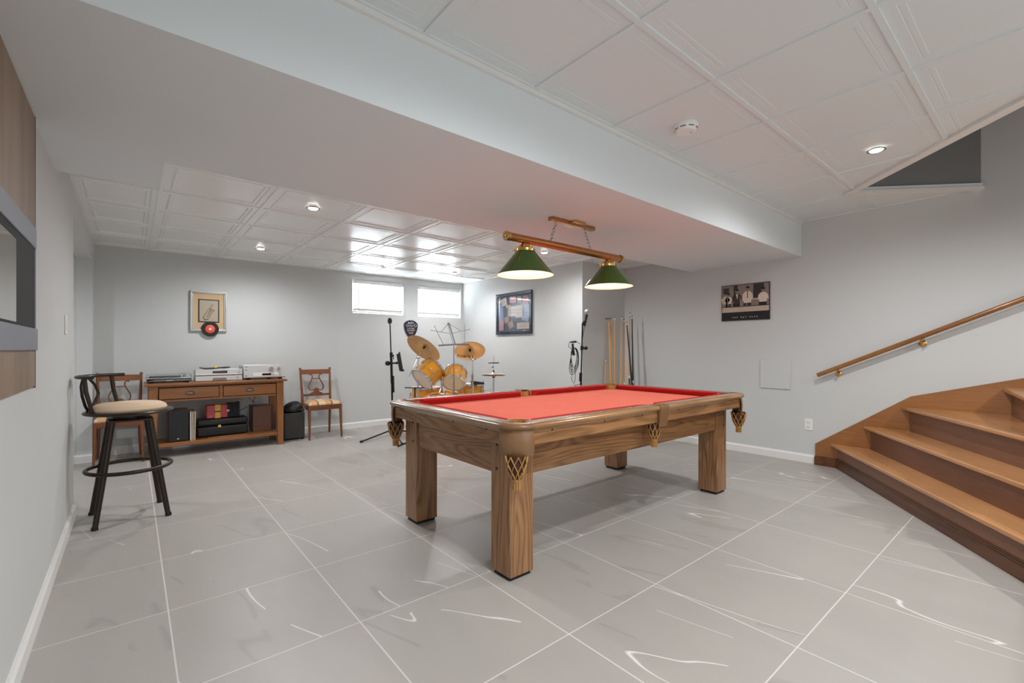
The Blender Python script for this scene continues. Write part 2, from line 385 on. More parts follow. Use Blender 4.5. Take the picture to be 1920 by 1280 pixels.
mb = panel_ceiling('c', ZN, lines(XL, XR, 2.134, .6085), lines(YR, 1.656, 1.057, .607), None, PROF_N)
near = struct(mb.build('ceiling_near', 'ceil_n', smooth=False))
import bmesh
A0 = Vector((4.53, 1.10)); B1 = Vector((5.193, .41)); nA = Vector((1, -1)).normalized(); nB = Vector((-(B1 - A0).y, (B1 - A0).x)).normalized()
if nB.dot(Vector((4.9, .2)) - A0) < 0: nB = -nB
YO = -1.3
def cutopening(o):
    b = bmesh.new(); b.from_mesh(o.data)
    for n, p in ((nA, A0), (nB, A0), (Vector((0, 1)), Vector((0, YO)))):
        bmesh.ops.bisect_plane(b, geom=b.verts[:] + b.edges[:] + b.faces[:], plane_co=(p.x, p.y, 0), plane_no=(n.x, n.y, 0))
    kill = []
    for f in b.faces:
        c = f.calc_center_median().xy
        if (c - A0).dot(nA) > 1e-4 and (c - A0).dot(nB) > 1e-4 and c.y > YO: kill.append(f)
    bmesh.ops.delete(b, geom=kill, context='FACES'); b.to_mesh(o.data); b.free()
cutopening(near)
dk = struct(MB().add([(XL, YR, ZN + .04), (XR, YR, ZN + .04), (XR, 1.676, ZN + .04), (XL, 1.676, ZN + .04)], [(0, 1, 2, 3)]).build('ceiling_near_deck', 'ceil_n', smooth=False)); cutopening(dk)
# stairwell above the opening
A1 = A0 + Vector((-1, -1)).normalized() * ((A0.y - YO) * math.sqrt(2))
def wallseg(name, p, q, z0, z1, th, m, n):
    p, q, n = Vector(p), Vector(q), Vector(n)
    a, b, c, d = p, q, q - n * th, p - n * th
    return MB().hexa([(v.x, v.y, z0) for v in (a, b, c, d)], [(v.x, v.y, z1) for v in (a, b, c, d)]).build(name, m, smooth=False)
struct(wallseg('wall_stairwell_far', A0, B1, ZN + .045, 3.8, .08, 'wall_shade', nB))
struct(wallseg('wall_stairwell_side', A1, A0, ZN + .045, 3.8, .08, 'wall_shade', nA))
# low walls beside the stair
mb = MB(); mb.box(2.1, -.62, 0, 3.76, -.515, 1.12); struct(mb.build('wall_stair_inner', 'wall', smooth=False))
struct(MB().box(2.0, YO - .1, ZN, XR, YO, 3.8).build('wall_stairwell_near', 'wall_shade', smooth=False))
struct(MB().box(1.9, YO - .1, 3.8, XR + .1, 1.3, 3.85).build('ceiling_stairwell', 'wall_shade', smooth=False))
struct(wallseg('trim_2', A1 + nA * .012, A0 + nA * .012, ZN - .010, ZN + .07, .065, 'trimw', nA))
struct(wallseg('trim_3', A0 + nB * .03, B1 + nB * .03, ZN - .012, ZN + .012, .06, 'trimw', nB))
struct(wallseg('trim_4', A0 + nB * .018, B1 + nB * .018, ZN + .012, ZN + .04, .018, 'trimw', nB))
# baseboards
def bb(name, p, q, n, h=.085):
    p, q, n = Vector(p), Vector(q), Vector(n); th = .015
    prof = [(0, 0), (th, 0), (th, h * .78), (th * .45, h * .92), (th * .35, h), (0, h)]
    rings = [[(v.x + n.x * a, v.y + n.y * a, b) for a, b in prof] for v in (p, q)]
    return struct(MB().loft(rings).build(name, 'trimw', smooth=False))
bb('baseboard_left', (XL, YR), (XL, 4.3), (1, 0)); bb('baseboard_stub', (XL, 6.232), (XL, YB), (1, 0)); bb('baseboard_hall', (-1.8, 6.23), (XL, 6.23), (0, -1))
bb('baseboard_back', (XL, YB), (XS, YB), (0, -1)); bb('baseboard_jog', (XS, YJ), (XS, YB), (-1, 0)); bb('baseboard_nook', (XS, YJ), (XR, YJ), (0, -1))
bb('baseboard_right', (XR, 1.552), (XR, YJ), (-1, 0))
# windows: vinyl frame, glass, blind
for k, (x0, x1) in enumerate(W):
    wn = bpy.data.objects.new('window_%d' % (k + 1), None); col.objects.link(wn); struct(wn)
    mb = MB(); y = YB + .15; fw = .045
    mb.box(x0, y, WZ0, x1, y + .05, WZ0 + fw); mb.box(x0, y, WZ1 - fw, x1, y + .05, WZ1); mb.box(x0, y, WZ0 + fw, x0 + fw, y + .05, WZ1 - fw); mb.box(x1 - fw, y, WZ0 + fw, x1, y + .05, WZ1 - fw)
    xm = x0 + (x1 - x0) * .68; mb.box(xm - .035, y + .005, WZ0 + fw, xm + .035, y + .045, WZ1 - fw)
    mb.build('window_frame', 'trimw', wn, smooth=False)
    MB().box(x0 + fw, y + .02, WZ0 + fw, x1 - fw, y + .024, WZ1 - fw).build('glass_pane', 'glass', wn, smooth=False)
    MB().box(x0 + .004, YB + .004, WZ0 + .001, x1 - .004, YB + .15, WZ0 + .014).build('sill', 'trimw', wn, smooth=False)
BL = ['white venetian blind with open slats in the left basement window, above the microphone stand', 'white venetian blind with open slats in the right basement window, beside the corner']
for k, (x0, x1) in enumerate(W):
    b = thing('venetian_blind', BL[k], 'blind', ((x0 + x1) / 2, YB + .03, WZ0), 0, 'window blinds'); hw = (x1 - x0) / 2 - .012; H = WZ1 - WZ0
    MB().box(-hw, -.022, H - .055, hw, .022, H - .002).build('headrail', 'white', b, .003)
    MB().box(-hw, -.014, .022, hw, .014, .040).build('bottom_rail', 'white', b, .003)
    z = .06; i = 0
    mb = MB()
    while z < H - .06:
        s = .023; a = R(-50); mb.hexa([(-hw, -s * math.cos(a), z - s * math.sin(a)), (hw, -s * math.cos(a), z - s * math.sin(a)), (hw, s * math.cos(a), z + s * math.sin(a)), (-hw, s * math.cos(a), z + s * math.sin(a))],
            [(-hw, -s * math.cos(a), z - s * math.sin(a) + .0018), (hw, -s * math.cos(a), z - s * math.sin(a) + .0018), (hw, s * math.cos(a), z + s * math.sin(a) + .0018), (-hw, s * math.cos(a), z + s * math.sin(a) + .0018)]); z += .038
    tag(mb.build('slats', 'white', b, smooth=False), 'thin white slats')
    for xx in (-hw * .78, hw * .78):
        MB().cyl((xx, -.026, .03), (xx, -.026, H - .05), .0012, seg=5).build('ladder_cord', 'white', b)
    MB().cyl((-hw * .8, -.034, .05), (-hw * .8, -.030, H - .05), .003, seg=6).build('tilt_wand', 'steel', b)

# ------------------------------------------------------------ stairs
st = thing('staircase', 'brown wooden winder staircase rising along the right wall', 'staircase')
Z = [.227, .43, .632, .835, 1.038]
dN = Vector((-1.9, -1.3)).normalized(); inn = Vector((.565, -.825)).normalized()
def ext(p, d, y=-.5): return p + d * ((y - p.y) / d.y)
XW = 5.168
P0 = Vector((3.80, .065))
N = [(Vector((XW, 1.42)), ext(Vector((XW, 1.42)), Vector((-1.9, -1.306)))), (Vector((XW, 1.165)), ext(Vector((XW, 1.165)), Vector((-1.6, -1.039)))), (Vector((XW, .895)), P0 + Vector((-.35, -.22))), (Vector((XW, .29)), P0 + Vector((-.2, -.03))), (Vector((XW, -.42)), P0 + Vector((-.05, .02)))]
BK = [N[1], N[2], N[3], N[4], (Vector((XW, -1.25)), P0 + Vector((0, -1.3)))]
for k in range(5):
    a, b = N[k]; c_, d_ = BK[k]
    dirv = (b - a).normalized(); nin = Vector((-dirv.y, dirv.x));
    if nin.dot(Vector((.3, -1))) < 0: nin = -nin
    if k == 2: b = ext(a, b - a, -.5)
    poly = [a, b] + ([Vector((3.5, -.5))] if k < 3 else []) + [d_ + nin * .06, c_ + nin * .06]
    if k == 1: poly = [a, b, Vector((3.6, -.5)), d_ + nin * .03, c_ + nin * .06]
    if k == 0: e = ext(c_ + nin * .06, N[1][1] - N[1][0]); poly = [a, b, e, c_ + nin * .06]
    if k == 1: e = ext(c_ + nin * .06, N[2][1] - N[2][0]); poly = [a, b, e, c_ + nin * .06]
    if k == 2: poly = [a, b, Vector((3.9, -.5)), P0 + Vector((.1, -.1)), c_ + nin * .06]
    poly = [Vector((min(v.x, XW - .001), v.y)) for v in poly]
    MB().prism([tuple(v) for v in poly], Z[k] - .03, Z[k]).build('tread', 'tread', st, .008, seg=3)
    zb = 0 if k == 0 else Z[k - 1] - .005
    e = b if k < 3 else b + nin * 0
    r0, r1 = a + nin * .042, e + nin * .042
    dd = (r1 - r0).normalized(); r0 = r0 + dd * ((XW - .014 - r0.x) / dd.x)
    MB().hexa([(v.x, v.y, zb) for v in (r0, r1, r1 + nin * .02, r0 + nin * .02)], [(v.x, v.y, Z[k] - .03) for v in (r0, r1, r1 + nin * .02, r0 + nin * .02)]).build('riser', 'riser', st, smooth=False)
nin = Vector((.565, -.825)).normalized(); a = N[0][0] + nin * .042; b = N[0][1] + nin * .042
mb = MB()
for (h0, h1, th) in ((0, .075, .012), (.075, .088, .009), (.088, .098, .005)):
    mb.hexa([(v.x, v.y, h0) for v in (a - nin * th, b - nin * th, b, a)], [(v.x, v.y, h1) for v in (a - nin * th, b - nin * th, b, a)])
tag(mb.build('base_trim', 'darkbase', st, smooth=False), 'dark stained base moulding')
poly = [(1.55, 0), (1.55, .205), (.835, .724), (.18, .917), (-.6, 1.15), (-1.28, 1.5), (-1.28, .2), (-.4, 0)]
MB().prism(poly, XW, XR - .001, fn=lambda a, b, z: (z, a, b)).build('stringer', 'stairY', st, .002)
mb = MB(); mb.box(XW - .012, 1.34, 0, XW, 1.555, .075); mb.box(XW - .009, 1.34, .075, XW, 1.553, .088)
mb.build('base_trim', 'darkbase', st, smooth=False)
MB().box(3.775, -1.33, 0, 3.797, .05, 1.03).build('inner_stringer', 'stairY', st, .002)
# handrail
hr = thing('handrail', 'round wooden handrail on brass brackets rising along the right wall', 'handrail')
hp = [(5.118, 1.515, .881), (5.118, .179, 1.51), (5.118, -.75, 1.95)]
d = (Vector(hp[1]) - Vector(hp[0])); MB().tube([hp[0], hp[1], hp[2]], .02, 14).build('rail', 'handrailw', hr)
for yy in (1.36, .758, -.1):
    zz = .881 + (1.515 - yy) * .4708
    mb = MB(); mb.lathe([(.0, 0), (.026, 0), (.028, .004), (.02, .009), (0, .010)], (XR - .001, yy, zz - .055), (-1, 0, 0), 18); mb.tube([(XR - .008, yy, zz - .055), (5.13, yy, zz - .06), (5.118, yy, zz - .045), (5.118, yy, zz - .018)], .006, 8); mb.box(5.104, yy - .025, zz - .024, 5.132, yy + .025, zz - .017)
    mb.build('bracket', 'brass', hr)

# ------------------------------------------------------------ pool table
TX, TY = 2.527, 2.26; HA, HB = 1.21, .695; CR = .13
pt = thing('pool_table', 'large wooden pool table with red cloth and square legs in mid room', 'pool table', (TX, TY, 0))
LA, LB = HA - .105, .549
lx = [-1.117, 1.117]; ly = [-.55, .55]
for sx in (-1, 1):
    for sy in (-1, 1):
        x1 = sx * 1.117; x0 = sx * (1.117 - .153); y1 = sy * .55; y0 = sy * (.55 - .153)
        lg = MB().box(min(x0, x1), min(y0, y1), .018, max(x0, x1), max(y0, y1), .69).build('leg', 'oakZ', pt, .004)
        tag(MB().box(min(x0, x1) + .012, min(y0, y1) + .012, 0, max(x0, x1) - .012, max(y0, y1) - .012, .0185).build('foot', 'rubber', lg), 'black foot pad')
        for zz in (.655, .535):
            MB().lathe([(0, .003), (.006, .003), (.0085, 0)], (x1 - sx * .045, y1, zz), (0, sy, 0), 12).build('bolt_cap', 'pocketin', lg); MB().lathe([(0, .003), (.006, .003), (.0085, 0)], (x1, y1 - sy * .105, zz - .0), (sx, 0, 0), 12).build('bolt_cap', 'pocketin', lg)
for sy in (-1, 1):
    apn = MB().box(-.964, min(sy * .515, sy * .54), .505, .964, max(sy * .515, sy * .54), .69).build('apron', 'oakX', pt, .002)
    for xx in (-.6, 0.35, .62): MB().lathe([(0, .003), (.009, .003), (.011, 0)], (xx, sy * .54, .655), (0, sy, 0), 12).build('bolt_cap', 'pocketin', apn)
for sx in (-1, 1): MB().box(min(sx * 1.08, sx * 1.105), -.397, .505, max(sx * 1.08, sx * 1.105), .397, .69).build('apron', 'oakY', pt, .002)
MB().box(-1.06, -.5, .66, 1.06, .5, .735).build('slate_frame', 'oakX', pt)
# bed with pocket notches
PR = .066; cx, cy = HA - CR, HB - CR
def bedpoly():
    pts = []; ix, iy = HA - .10, HB - .10
    def notch(c, a0, a1, r, n=8): return [(c[0] + r * math.cos(a0 + (a1 - a0) * i / n), c[1] + r * math.sin(a0 + (a1 - a0) * i / n)) for i in range(n + 1)]
    # corners, ccw from +x+y ; arc bulging toward the centre
    pts += notch((cx, cy), R(300), R(150), PR)  # right side up: clockwise so concave
    pts += notch((0, HB - .055), R(360), R(180), .055)[0:]
    pts += notch((-cx, cy), R(390), R(240), PR)
    pts += notch((-cx, -cy), R(120), R(-30), PR)
    pts += notch((0, -HB + .055), R(180), R(0), .055)
    pts += notch((cx, -cy), R(210), R(60), PR)
    return pts
MB().prism(bedpoly(), .728, .745).build('playing_surface', 'felt', pt, smooth=False)
# cushions (6)
def cushion(p, q, n):
    p, q, n = Vector(p), Vector(q), Vector(n); d = (q - p).normalized()
    prof = [(0, .745, 0), (0, .788, 0), (.042, .7855, .036), (.051, .781, .045), (.049, .776, .043), (.026, .7455, .02)]
    mb = MB(); mb.loft([[(v.x + n.x * a + s * d.x * e, v.y + n.y * a + s * d.y * e, z) for a, z, e in prof] for v, s in ((p, 1), (q, -1))]); return mb.build('cushion', 'cushion', pt, smooth=False)
ix, iy = HA - .095, HB - .095
for sy in (-1, 1):
    for sx in (-1, 1):
        cushion((sx * .055, sy * iy), (sx * (cx - .055), sy * iy), (0, -sy))
for sx in (-1, 1): cushion((sx * ix, -(cy - .055)), (sx * ix, cy - .055), (-sx, 0))
# top rails with bullnose
RP = [(0, .757), (-.006, .757), (-.018, .762), (-.0, .762)]
prof_r = [(.10, .748), (.10, .786), (.088, .7885), (.03, .790), (.012, .787), (.002, .779), (0, .772), (.003, .764), (.012, .758), (.02, .752), (.022, .748)]
def rail(p, q, n, m):
    p, q, n = Vector(p), Vector(q), Vector(n)
    return MB().loft([[(v.x + n.x * a, v.y + n.y * a, z) for a, z in prof_r] for v in (p, q)]).build('top_rail', m, pt, ang=50)
M['railX'] = wood('polished_rail_wood_x', srgb(178, 134, 86), srgb(124, 84, 48), 'X', .2, 6, .6); M['railY'] = wood('polished_rail_wood_y', srgb(160, 130, 100), srgb(108, 80, 56), 'Y', .2, 6, .6)
for sy in (-1, 1):
    for sx in (-1, 1): rail((sx * .045, sy * HB), (sx * cx, sy * HB), (0, -sy), 'railX')
for sx in (-1, 1): rail((sx * HA, -cy), (sx * HA, cy), (-sx, 0), 'railY')
# skirts
for sy in (-1, 1): MB().box(-cx, min(sy * (HB - .05), sy * (HB - .024)), .683, cx, max(sy * (HB - .05), sy * (HB - .024)), .752).build('skirt_board', 'oakX', pt, .002)
for sx in (-1, 1): MB().box(min(sx * (HA - .05), sx * (HA - .024)), -cy, .683, max(sx * (HA - .05), sx * (HA - .024)), cy, .752).build('skirt_board', 'oakY', pt, .002)
for sy in (-1, 1):
    for xx in (-.95, -.55, -.2, .2, .55, .95): MB().lathe([(0, .001), (.005, .001), (.006, 0)], (xx, sy * (HB - .024), .742), (0, sy, 0), 10).build('screw_plug', 'pocketin', pt)
for sx in (-1, 1):
    for yy in (-.45, -.15, .15, .45): MB().lathe([(0, .001), (.005, .001), (.006, 0)], (sx * (HA - .024), yy, .742), (sx, 0, 0), 10).build('screw_plug', 'pocketin', pt)
# pockets
def net(mb, c, z0, z1, r0, r1, n=9, w=.0028, turn=1.1):
    def rr(t): return r0 + (r1 - r0) * t ** 2.2
    for s in (-1, 1):
        for k in range(n):
            pts = []
            for i in range(11):
                t = i / 10; a = 2 * PI * k / n + s * turn * t; pts.append((c[0] + rr(t) * math.cos(a), c[1] + rr(t) * math.sin(a), z0 + (z1 - z0) * t))
            mb.tube(pts, [(w * 1.5, w)] * 11, 6)
    return mb
def pocket(c, cn, ang0, ang1, ro, ri, side=False):
    c = Vector(c); cn = Vector(cn)
    pk = bpy.data.objects.new('pocket', None); col.objects.link(pk); pk.parent = pt
    if not side:
        prof = [(ri, .745), (ri, .783), (ri + .012, .789), (CR - .03, .790), (CR - .012, .787), (CR - .002, .779), (CR, .772), (CR - .003, .764), (CR - .012, .758), (CR - .022, .750)]
        tag(MB().lathe(prof, (c.x, c.y, 0), a0=ang0, a1=ang1, seg=18).build('corner_cap', 'leather', pk), 'glossy rounded leather corner')
        prof = [(CR - .018, .754), (CR - .012, .735), (CR - .009, .70), (CR - .012, .66), (CR - .02, .632), (CR - .024, .632), (CR - .02, .70), (CR - .024, .754)]
        MB().lathe(prof, (c.x, c.y, 0), a0=ang0, a1=ang1, seg=18).build('leather_skirt', 'leather', pk)
        ztop, zbot, r0, r1 = .64, .525, .052, .02
    else:
        prof = [(ri, .745), (ri, .784), (ri + .008, .790)]
        s = 1 if cn.y > 0 else -1
        mb = MB(); mb.lathe(prof, (c.x, c.y, 0), a0=ang0, a1=ang1, seg=12)
        yo = s * HB
        mb.loft([[(xx, yo + s * a, z) for a, z in ((-.06, .786), (-.06, .793), (-.012, .793), (.004, .785), (.008, .770), (.002, .74), (-.004, .70), (-.010, .655), (-.014, .655), (-.012, .70), (-.018, .75), (-.022, .786))] for xx in (-.045 * 1.0, .045)])
        mb.build('leather_strap', 'leather', pk, .003)
        ztop, zbot, r0, r1 = .69, .565, .045, .018
    MB().lathe([(ri, .784), (ri, .70), (ri * .8, .68)], (c.x, c.y, 0), seg=24).build('pocket_liner', 'leather2', pk)
    n = net(MB(), cn, ztop, zbot, r0, r1).build('net', 'leather2', pk, ang=80)
    mb = MB(); mb.lathe([(r0, ztop), (r0 * .97, ztop - (ztop - zbot) * .4), (r1 + .01, zbot + .012), (r1, zbot), (0, zbot)], (cn.x, cn.y, 0), seg=20)
    mb.xf(Matrix.Translation((cn.x, cn.y, 0)) @ Matrix.Diagonal((.9, .9, 1, 1)) @ Matrix.Translation((-cn.x, -cn.y, 0)))
    tag(mb.build('pocket_lining', 'pocketin', pk), 'dark lining behind the net')
    mb = MB(); mb.lathe([(r1 + .003, zbot + .006), (r1 + .004, zbot), (r1, zbot - .008), (r1 - .003, zbot - .012)], (cn.x, cn.y, 0), seg=14)
    for k in range(9): a = 2 * PI * k / 9; mb.box(cn.x + .016 * math.cos(a) - .004, cn.y + .016 * math.sin(a) - .004, zbot - .045, cn.x + .016 * math.cos(a) + .004, cn.y + .016 * math.sin(a) + .004, zbot - .008)
    mb.build('tassel', 'leather2', pk)
for sx, sy, a0 in ((1, 1, 0), (-1, 1, 90), (-1, -1, 180), (1, -1, 270)):
    pocket((sx * cx, sy * cy), (sx * (cx + .068), sy * (cy + .068)), R(a0), R(a0 + 90), CR, PR)
for s in (-1, 1): pocket((0, s * (HB - .06)), (0, s * (HB - .075)), R(0) if s > 0 else R(180), R(180) if s > 0 else R(360), .1, .05, True)
for sy in (-1, 1):
    for k in (-3, -2, -1, 1, 2, 3): MB().lathe([(0, .0006), (.004, .0004), (.0045, 0)], (k * .27, sy * (HB - .055), .7893), seg=10).build('rail_sight', 'tip', pt)
for sx in (-1, 1):
    for k in (-1, 0, 1): MB().lathe([(0, .0006), (.004, .0004), (.0045, 0)], (sx * (HA - .055), k * .27, .7893), seg=10).build('rail_sight', 'tip', pt)

# ------------------------------------------------------------ billiard lamp
lp = thing('billiard_lamp', 'brass bar lamp with two green cone shades hanging above pool table', 'ceiling lamp', (2.467, 2.30, 0))
mb = MB(); mb.cyl((-.60, 0, 1.868), (.60, 0, 1.868), .0275, seg=28); mb.build('bar', 'copper', lp)
for s in (-1, 1):
    MB().lathe([(.031, -.02), (.031, .008), (.026, .014), (.014, .018), (.012, .024), (0, .027)], (s * .60, 0, 1.868), (s, 0, 0), 24).build('end_cap', 'brass', lp)
for xs_ in (-.437, .443):
    sh = MB().lathe([(.060, 1.793), (.062, 1.790), (.188, 1.636), (.190, 1.630)], (xs_, 0, 0), seg=64).build('lamp_shade', 'green', lp)
    tag(MB().lathe([(.058, 1.789), (.1845, 1.635), (.188, 1.630), (.190, 1.630)], (xs_, 0, 0), seg=64).build('shade_lining', 'shadein', sh), 'white inner lining')
    mb = MB(); mb.lathe([(.063, 1.785), (.066, 1.788), (.066, 1.803), (.05, 1.806), (.046, 1.822), (.03, 1.838), (.014, 1.844), (.012, 1.852), (.03, 1.856)], (xs_, 0, 0), seg=28)
    for k in range(3):
        a = R(20 + 120 * k); mb.cyl((xs_ + .06 * math.cos(a), .06 * math.sin(a), 1.796), (xs_ + .085 * math.cos(a), .085 * math.sin(a), 1.796), .003, seg=8); mb.cyl((xs_ + .066 * math.cos(a), .066 * math.sin(a), 1.785), (xs_ + .066 * math.cos(a), .066 * math.sin(a), 1.818), .006, seg=10)
    mb.build('shade_holder', 'brass', lp)
    MB().sphere((xs_, 0, 1.72), .03, sc=(1, 1, 1.2)).build('bulb', 'bulb', lp)
    MB().cyl((xs_, 0, 1.75), (xs_, 0, 1.79), .014).build('socket', 'white', lp)
    d = bpy.data.lights.new('shade_bulb', 'POINT'); d.energy = .8; d.color = (1, .86, .72); d.shadow_soft_size = .035
    o = bpy.data.objects.new('shade_bulb', d); o.location = (2.467 + xs_, 2.30, 1.67); col.objects.link(o)
cp = MB().box(-.205, -.024, ZS - .028, .255, .024, ZS - .002).build('canopy_bar', 'copper', lp, .004)
mb = MB(); mb.prism([(-.065, -.05), (-.05, -.065), (.05, -.065), (.065, -.05), (.065, .05), (.05, .065), (-.05, .065), (-.065, .05)], ZS - .018, ZS - .0005); mb.xf(Matrix.Translation((.045, 0, 0)) @ Matrix.Rotation(R(0), 4, 'Z')); mb.build('canopy_plate', 'brass', lp, .003)
for (xa, za, xb, zb) in ((-.144, ZS - .03, -.203, 1.893), (.157, ZS - .03, .224, 1.893)):
    mb = MB(); a = Vector((xa, 0, za)); b = Vector((xb, 0, zb)); nL = 6; d = (b - a) / nL
    for i in range(nL):
        c0 = a + d * (i + .5); dd = d.normalized(); sd = Vector((0, 1, 0)) if i % 2 else dd.cross(Vector((0, 1, 0)))
        L = d.length * .62; pts = [c0 + dd * (L * math.sin(q)) * .98 + sd * (.0105 * math.cos(q)) for q in [2 * PI * j / 14 for j in range(14)]]
        mb.tube(pts, .0022, 6, closed=True)
    mb.torus((xb, 0, zb + .008), .008, .0018, (0, 1, 0), 14, 6); mb.build('chain', 'steel', lp)

# ------------------------------------------------------------ recessed lights and smoke detector
RL = [((3.667, .759, ZN), 'round recessed ceiling light over the stair side of the pool table', 1), ((1.09, 3.74, ZB), 'round recessed ceiling light nearest the bulkhead, above the bar stool side', 0), ((3.615, 3.77, ZB), 'round recessed ceiling light seen just right of the left lamp shade', 0),
      ((1.086, 5.61, ZB), 'round recessed ceiling light above the record console', 0), ((3.606, 5.64, ZB), 'round recessed ceiling light in front of the right basement window', 0)]
protoL = None
def make_rl():
    o = thing('recessed_light', 'x', 'ceiling light')
    MB().lathe([(.050, -.001), (.052, -.005), (.040, -.006), (.036, -.003), (.034, .02)], seg=32).build('trim_ring', 'steel', o)
    MB().lathe([(.0, -.013), (.020, -.0115), (.033, -.007), (.037, -.002)], seg=32).build('lens', 'bulbw', o); return o
for i, (loc, lab, k) in enumerate(RL):
    o = make_rl() if i == 0 else copy_tree(protoL)
    if i == 0: protoL = o
    o.location = loc; tag(o, lab, 'ceiling light', 'recessed ceiling lights')
def spot(loc, e, c=(.965, .98, 1.0), ang=173):
    d = bpy.data.lights.new('recessed_or_fill_lamp', 'SPOT'); d.energy = e; d.color = c; d.spot_size = R(ang); d.spot_blend = .72; d.shadow_soft_size = .04
    o = bpy.data.objects.new('recessed_or_fill_lamp', d); o.location = (loc[0], loc[1], loc[2] - .02); col.objects.link(o)
for (loc, lab, k) in RL: spot(loc, 33 if k else 24)
for loc in ((1.2, .4, ZN), (1.2, -1.2, ZN), (3.667, -1.2, ZN)): spot(loc, 36)
spot((-1.0, 5.0, 2.12), 16)  # added unseen lamp, put in to brighten the hall
sd = thing('smoke_detector', 'round white smoke detector on the near ceiling panel', 'smoke detector', (2.444, 1.378, ZN + .009))
MB().lathe([(.067, 0), (.067, -.012), (.062, -.018), (.058, -.034), (.050, -.042), (0, -.044)], seg=40).build('housing', 'white', sd)
mb = MB()
for k in range(8): a = 2 * PI * k / 8; mb.torus((0, 0, -.027), .0605, .0022, seg=6, rs=6, a0=a, a1=a + .5)
mb.build('vent_slot', 'black', sd); MB().lathe([(.004, -.0435), (.004, -.046), (0, -.046)], (.02, -.02, 0), seg=10).build('test_button', 'steel', sd)

# ------------------------------------------------------------ wall pieces, right
def plate(o, mb, nm, m, bev=.002): return mb.build(nm, m, o, bev)
ap = thing('access_panel', 'plain square white panel on the right wall', 'wall panel', (XR, 1.923, .868))
MB().box(-.012, -.146, -.149, -.001, .146, .149).build('cover', 'wall', ap, .003)
ol = thing('wall_outlet', 'white wall outlet low on the right wall beside the stairs', 'outlet', (XR, 1.613, .383))
MB().box(-.006, -.036, -.058, -.001, .036, .058).build('cover_plate', 'white', ol, .003)
mb = MB(); mb.box(-.009, -.017, .006, -.006, .017, .036); mb.box(-.009, -.017, -.036, -.006, .017, -.006); mb.build('socket', 'trimw', ol, .002)
mb = MB()
for z in (.021, -.021): mb.box(-.0095, -.008, z - .004, -.0088, -.006, z + .006); mb.box(-.0095, .006, z - .004, -.0088, .008, z + .006)
mb.build('socket_slot', 'black', ol)
sw = thing('light_switch', 'small white light switch on the left wall near the hall opening', 'switch', (XL, 3.80, 1.28))
MB().box(.001, -.035, -.057, .006, .035, .057).build('cover_plate', 'white', sw, .002); MB().box(.006, -.016, -.03, .009, .016, .03).build('rocker', 'trimw', sw, .002)
# poster of billiard players
po = thing('poster', 'sepia poster of men around a pool table on the right wall', 'poster', (XR, 2.226, 1.65))
MB().box(-.016, -.255, -.199, -.001, .255, .199).build('backing', 'sepiablk', po)
mb = MB(); F = lambda a, b, z: (-.0165 - z, -a, b)       # a to the right as seen from the room
def pl(poly, lay, mi): mb.add([F(a, b, lay * .0003) for a, b in poly], [tuple(range(len(poly)))], mi)
def rc(a0, b0, a1, b1, lay, mi): pl([(a0, b0), (a1, b0), (a1, b1), (a0, b1)], lay, mi)
def ell(ca, cb, ra, rb, lay, mi, n=14): pl([(ca + ra * math.cos(2 * PI * i / n), cb + rb * math.sin(2 * PI * i / n)) for i in range(n)], lay, mi)
rc(-.25, -.195, .25, -.105, 1, 4); rc(-.25, -.105, .25, .192, 1, 1)
rc(-.25, -.105, .25, -.045, 2, 0); rc(-.25, -.05, .25, -.042, 3, 2)
rc(-.12, -.02, -.075, .19, 2, 2); rc(.09, .03, .20, .19, 2, 2); rc(-.25, 0, -.125, .19, 2, 1); rc(-.235, .09, -.17, .17, 3, 2)
rc(.09, .02, .25, .035, 3, 0); pl([(.10, .01), (.22, .01), (.25, -.03), (.13, -.03)], 3, 1)
def man(x, hy, s, shirt, pants, lay):
    pl([(x - .032 * s, -.045), (x - .036 * s, .01), (x - .05 * s, .02), (x - .046 * s, hy - .055 * s), (x - .03 * s, hy - .034 * s), (x - .01 * s, hy - .024 * s), (x + .012 * s, hy - .024 * s), (x + .032 * s, hy - .034 * s), (x + .05 * s, hy - .06 * s), (x + .052 * s, .03), (x + .036 * s, .015), (x + .034 * s, -.045)], lay, shirt)
    ell(x, hy, .017 * s, .022 * s, lay + 1, 1); ell(x + .002, hy + .013 * s, .018 * s, .012 * s, lay + 2, 4)
    rc(x - .04 * s, -.045, x + .035 * s, -.01, lay + 1, pants)
man(-.212, .10, .95, 0, 1, 4); man(-.175, .09, .8, 3, 2, 4); man(-.085, .125, 1.05, 2, 4, 5); pl([(-.095, .095), (-.07, .095), (-.078, .03)], 9, 3)
man(.03, .145, 1.1, 3, 2, 5); rc(.027, .04, .034, .12, 9, 4); man(.19, .12, 1.05, 3, 4, 5)
for x, tx in ((-.185, -.19), (-.045, -.05), (.02, .012)): pl([(x, -.04), (x + .004, -.04), (tx + .003, .06), (tx, .06)], 10, 3)
for x in (-.21, -.10, .02): ell(x, -.075, .005, .004, 4, 3, 8)
mb.build('print', ['sepia1', 'sepia2', 'sepia3', 'sepia4', 'sepiablk'], po, smooth=False)
text('T  H  E      R  A  T      P  A  C  K', .020, 'tip', 'lettering', po, (-.0172, 0, -.165), (R(90), 0, R(-90)), .0003)

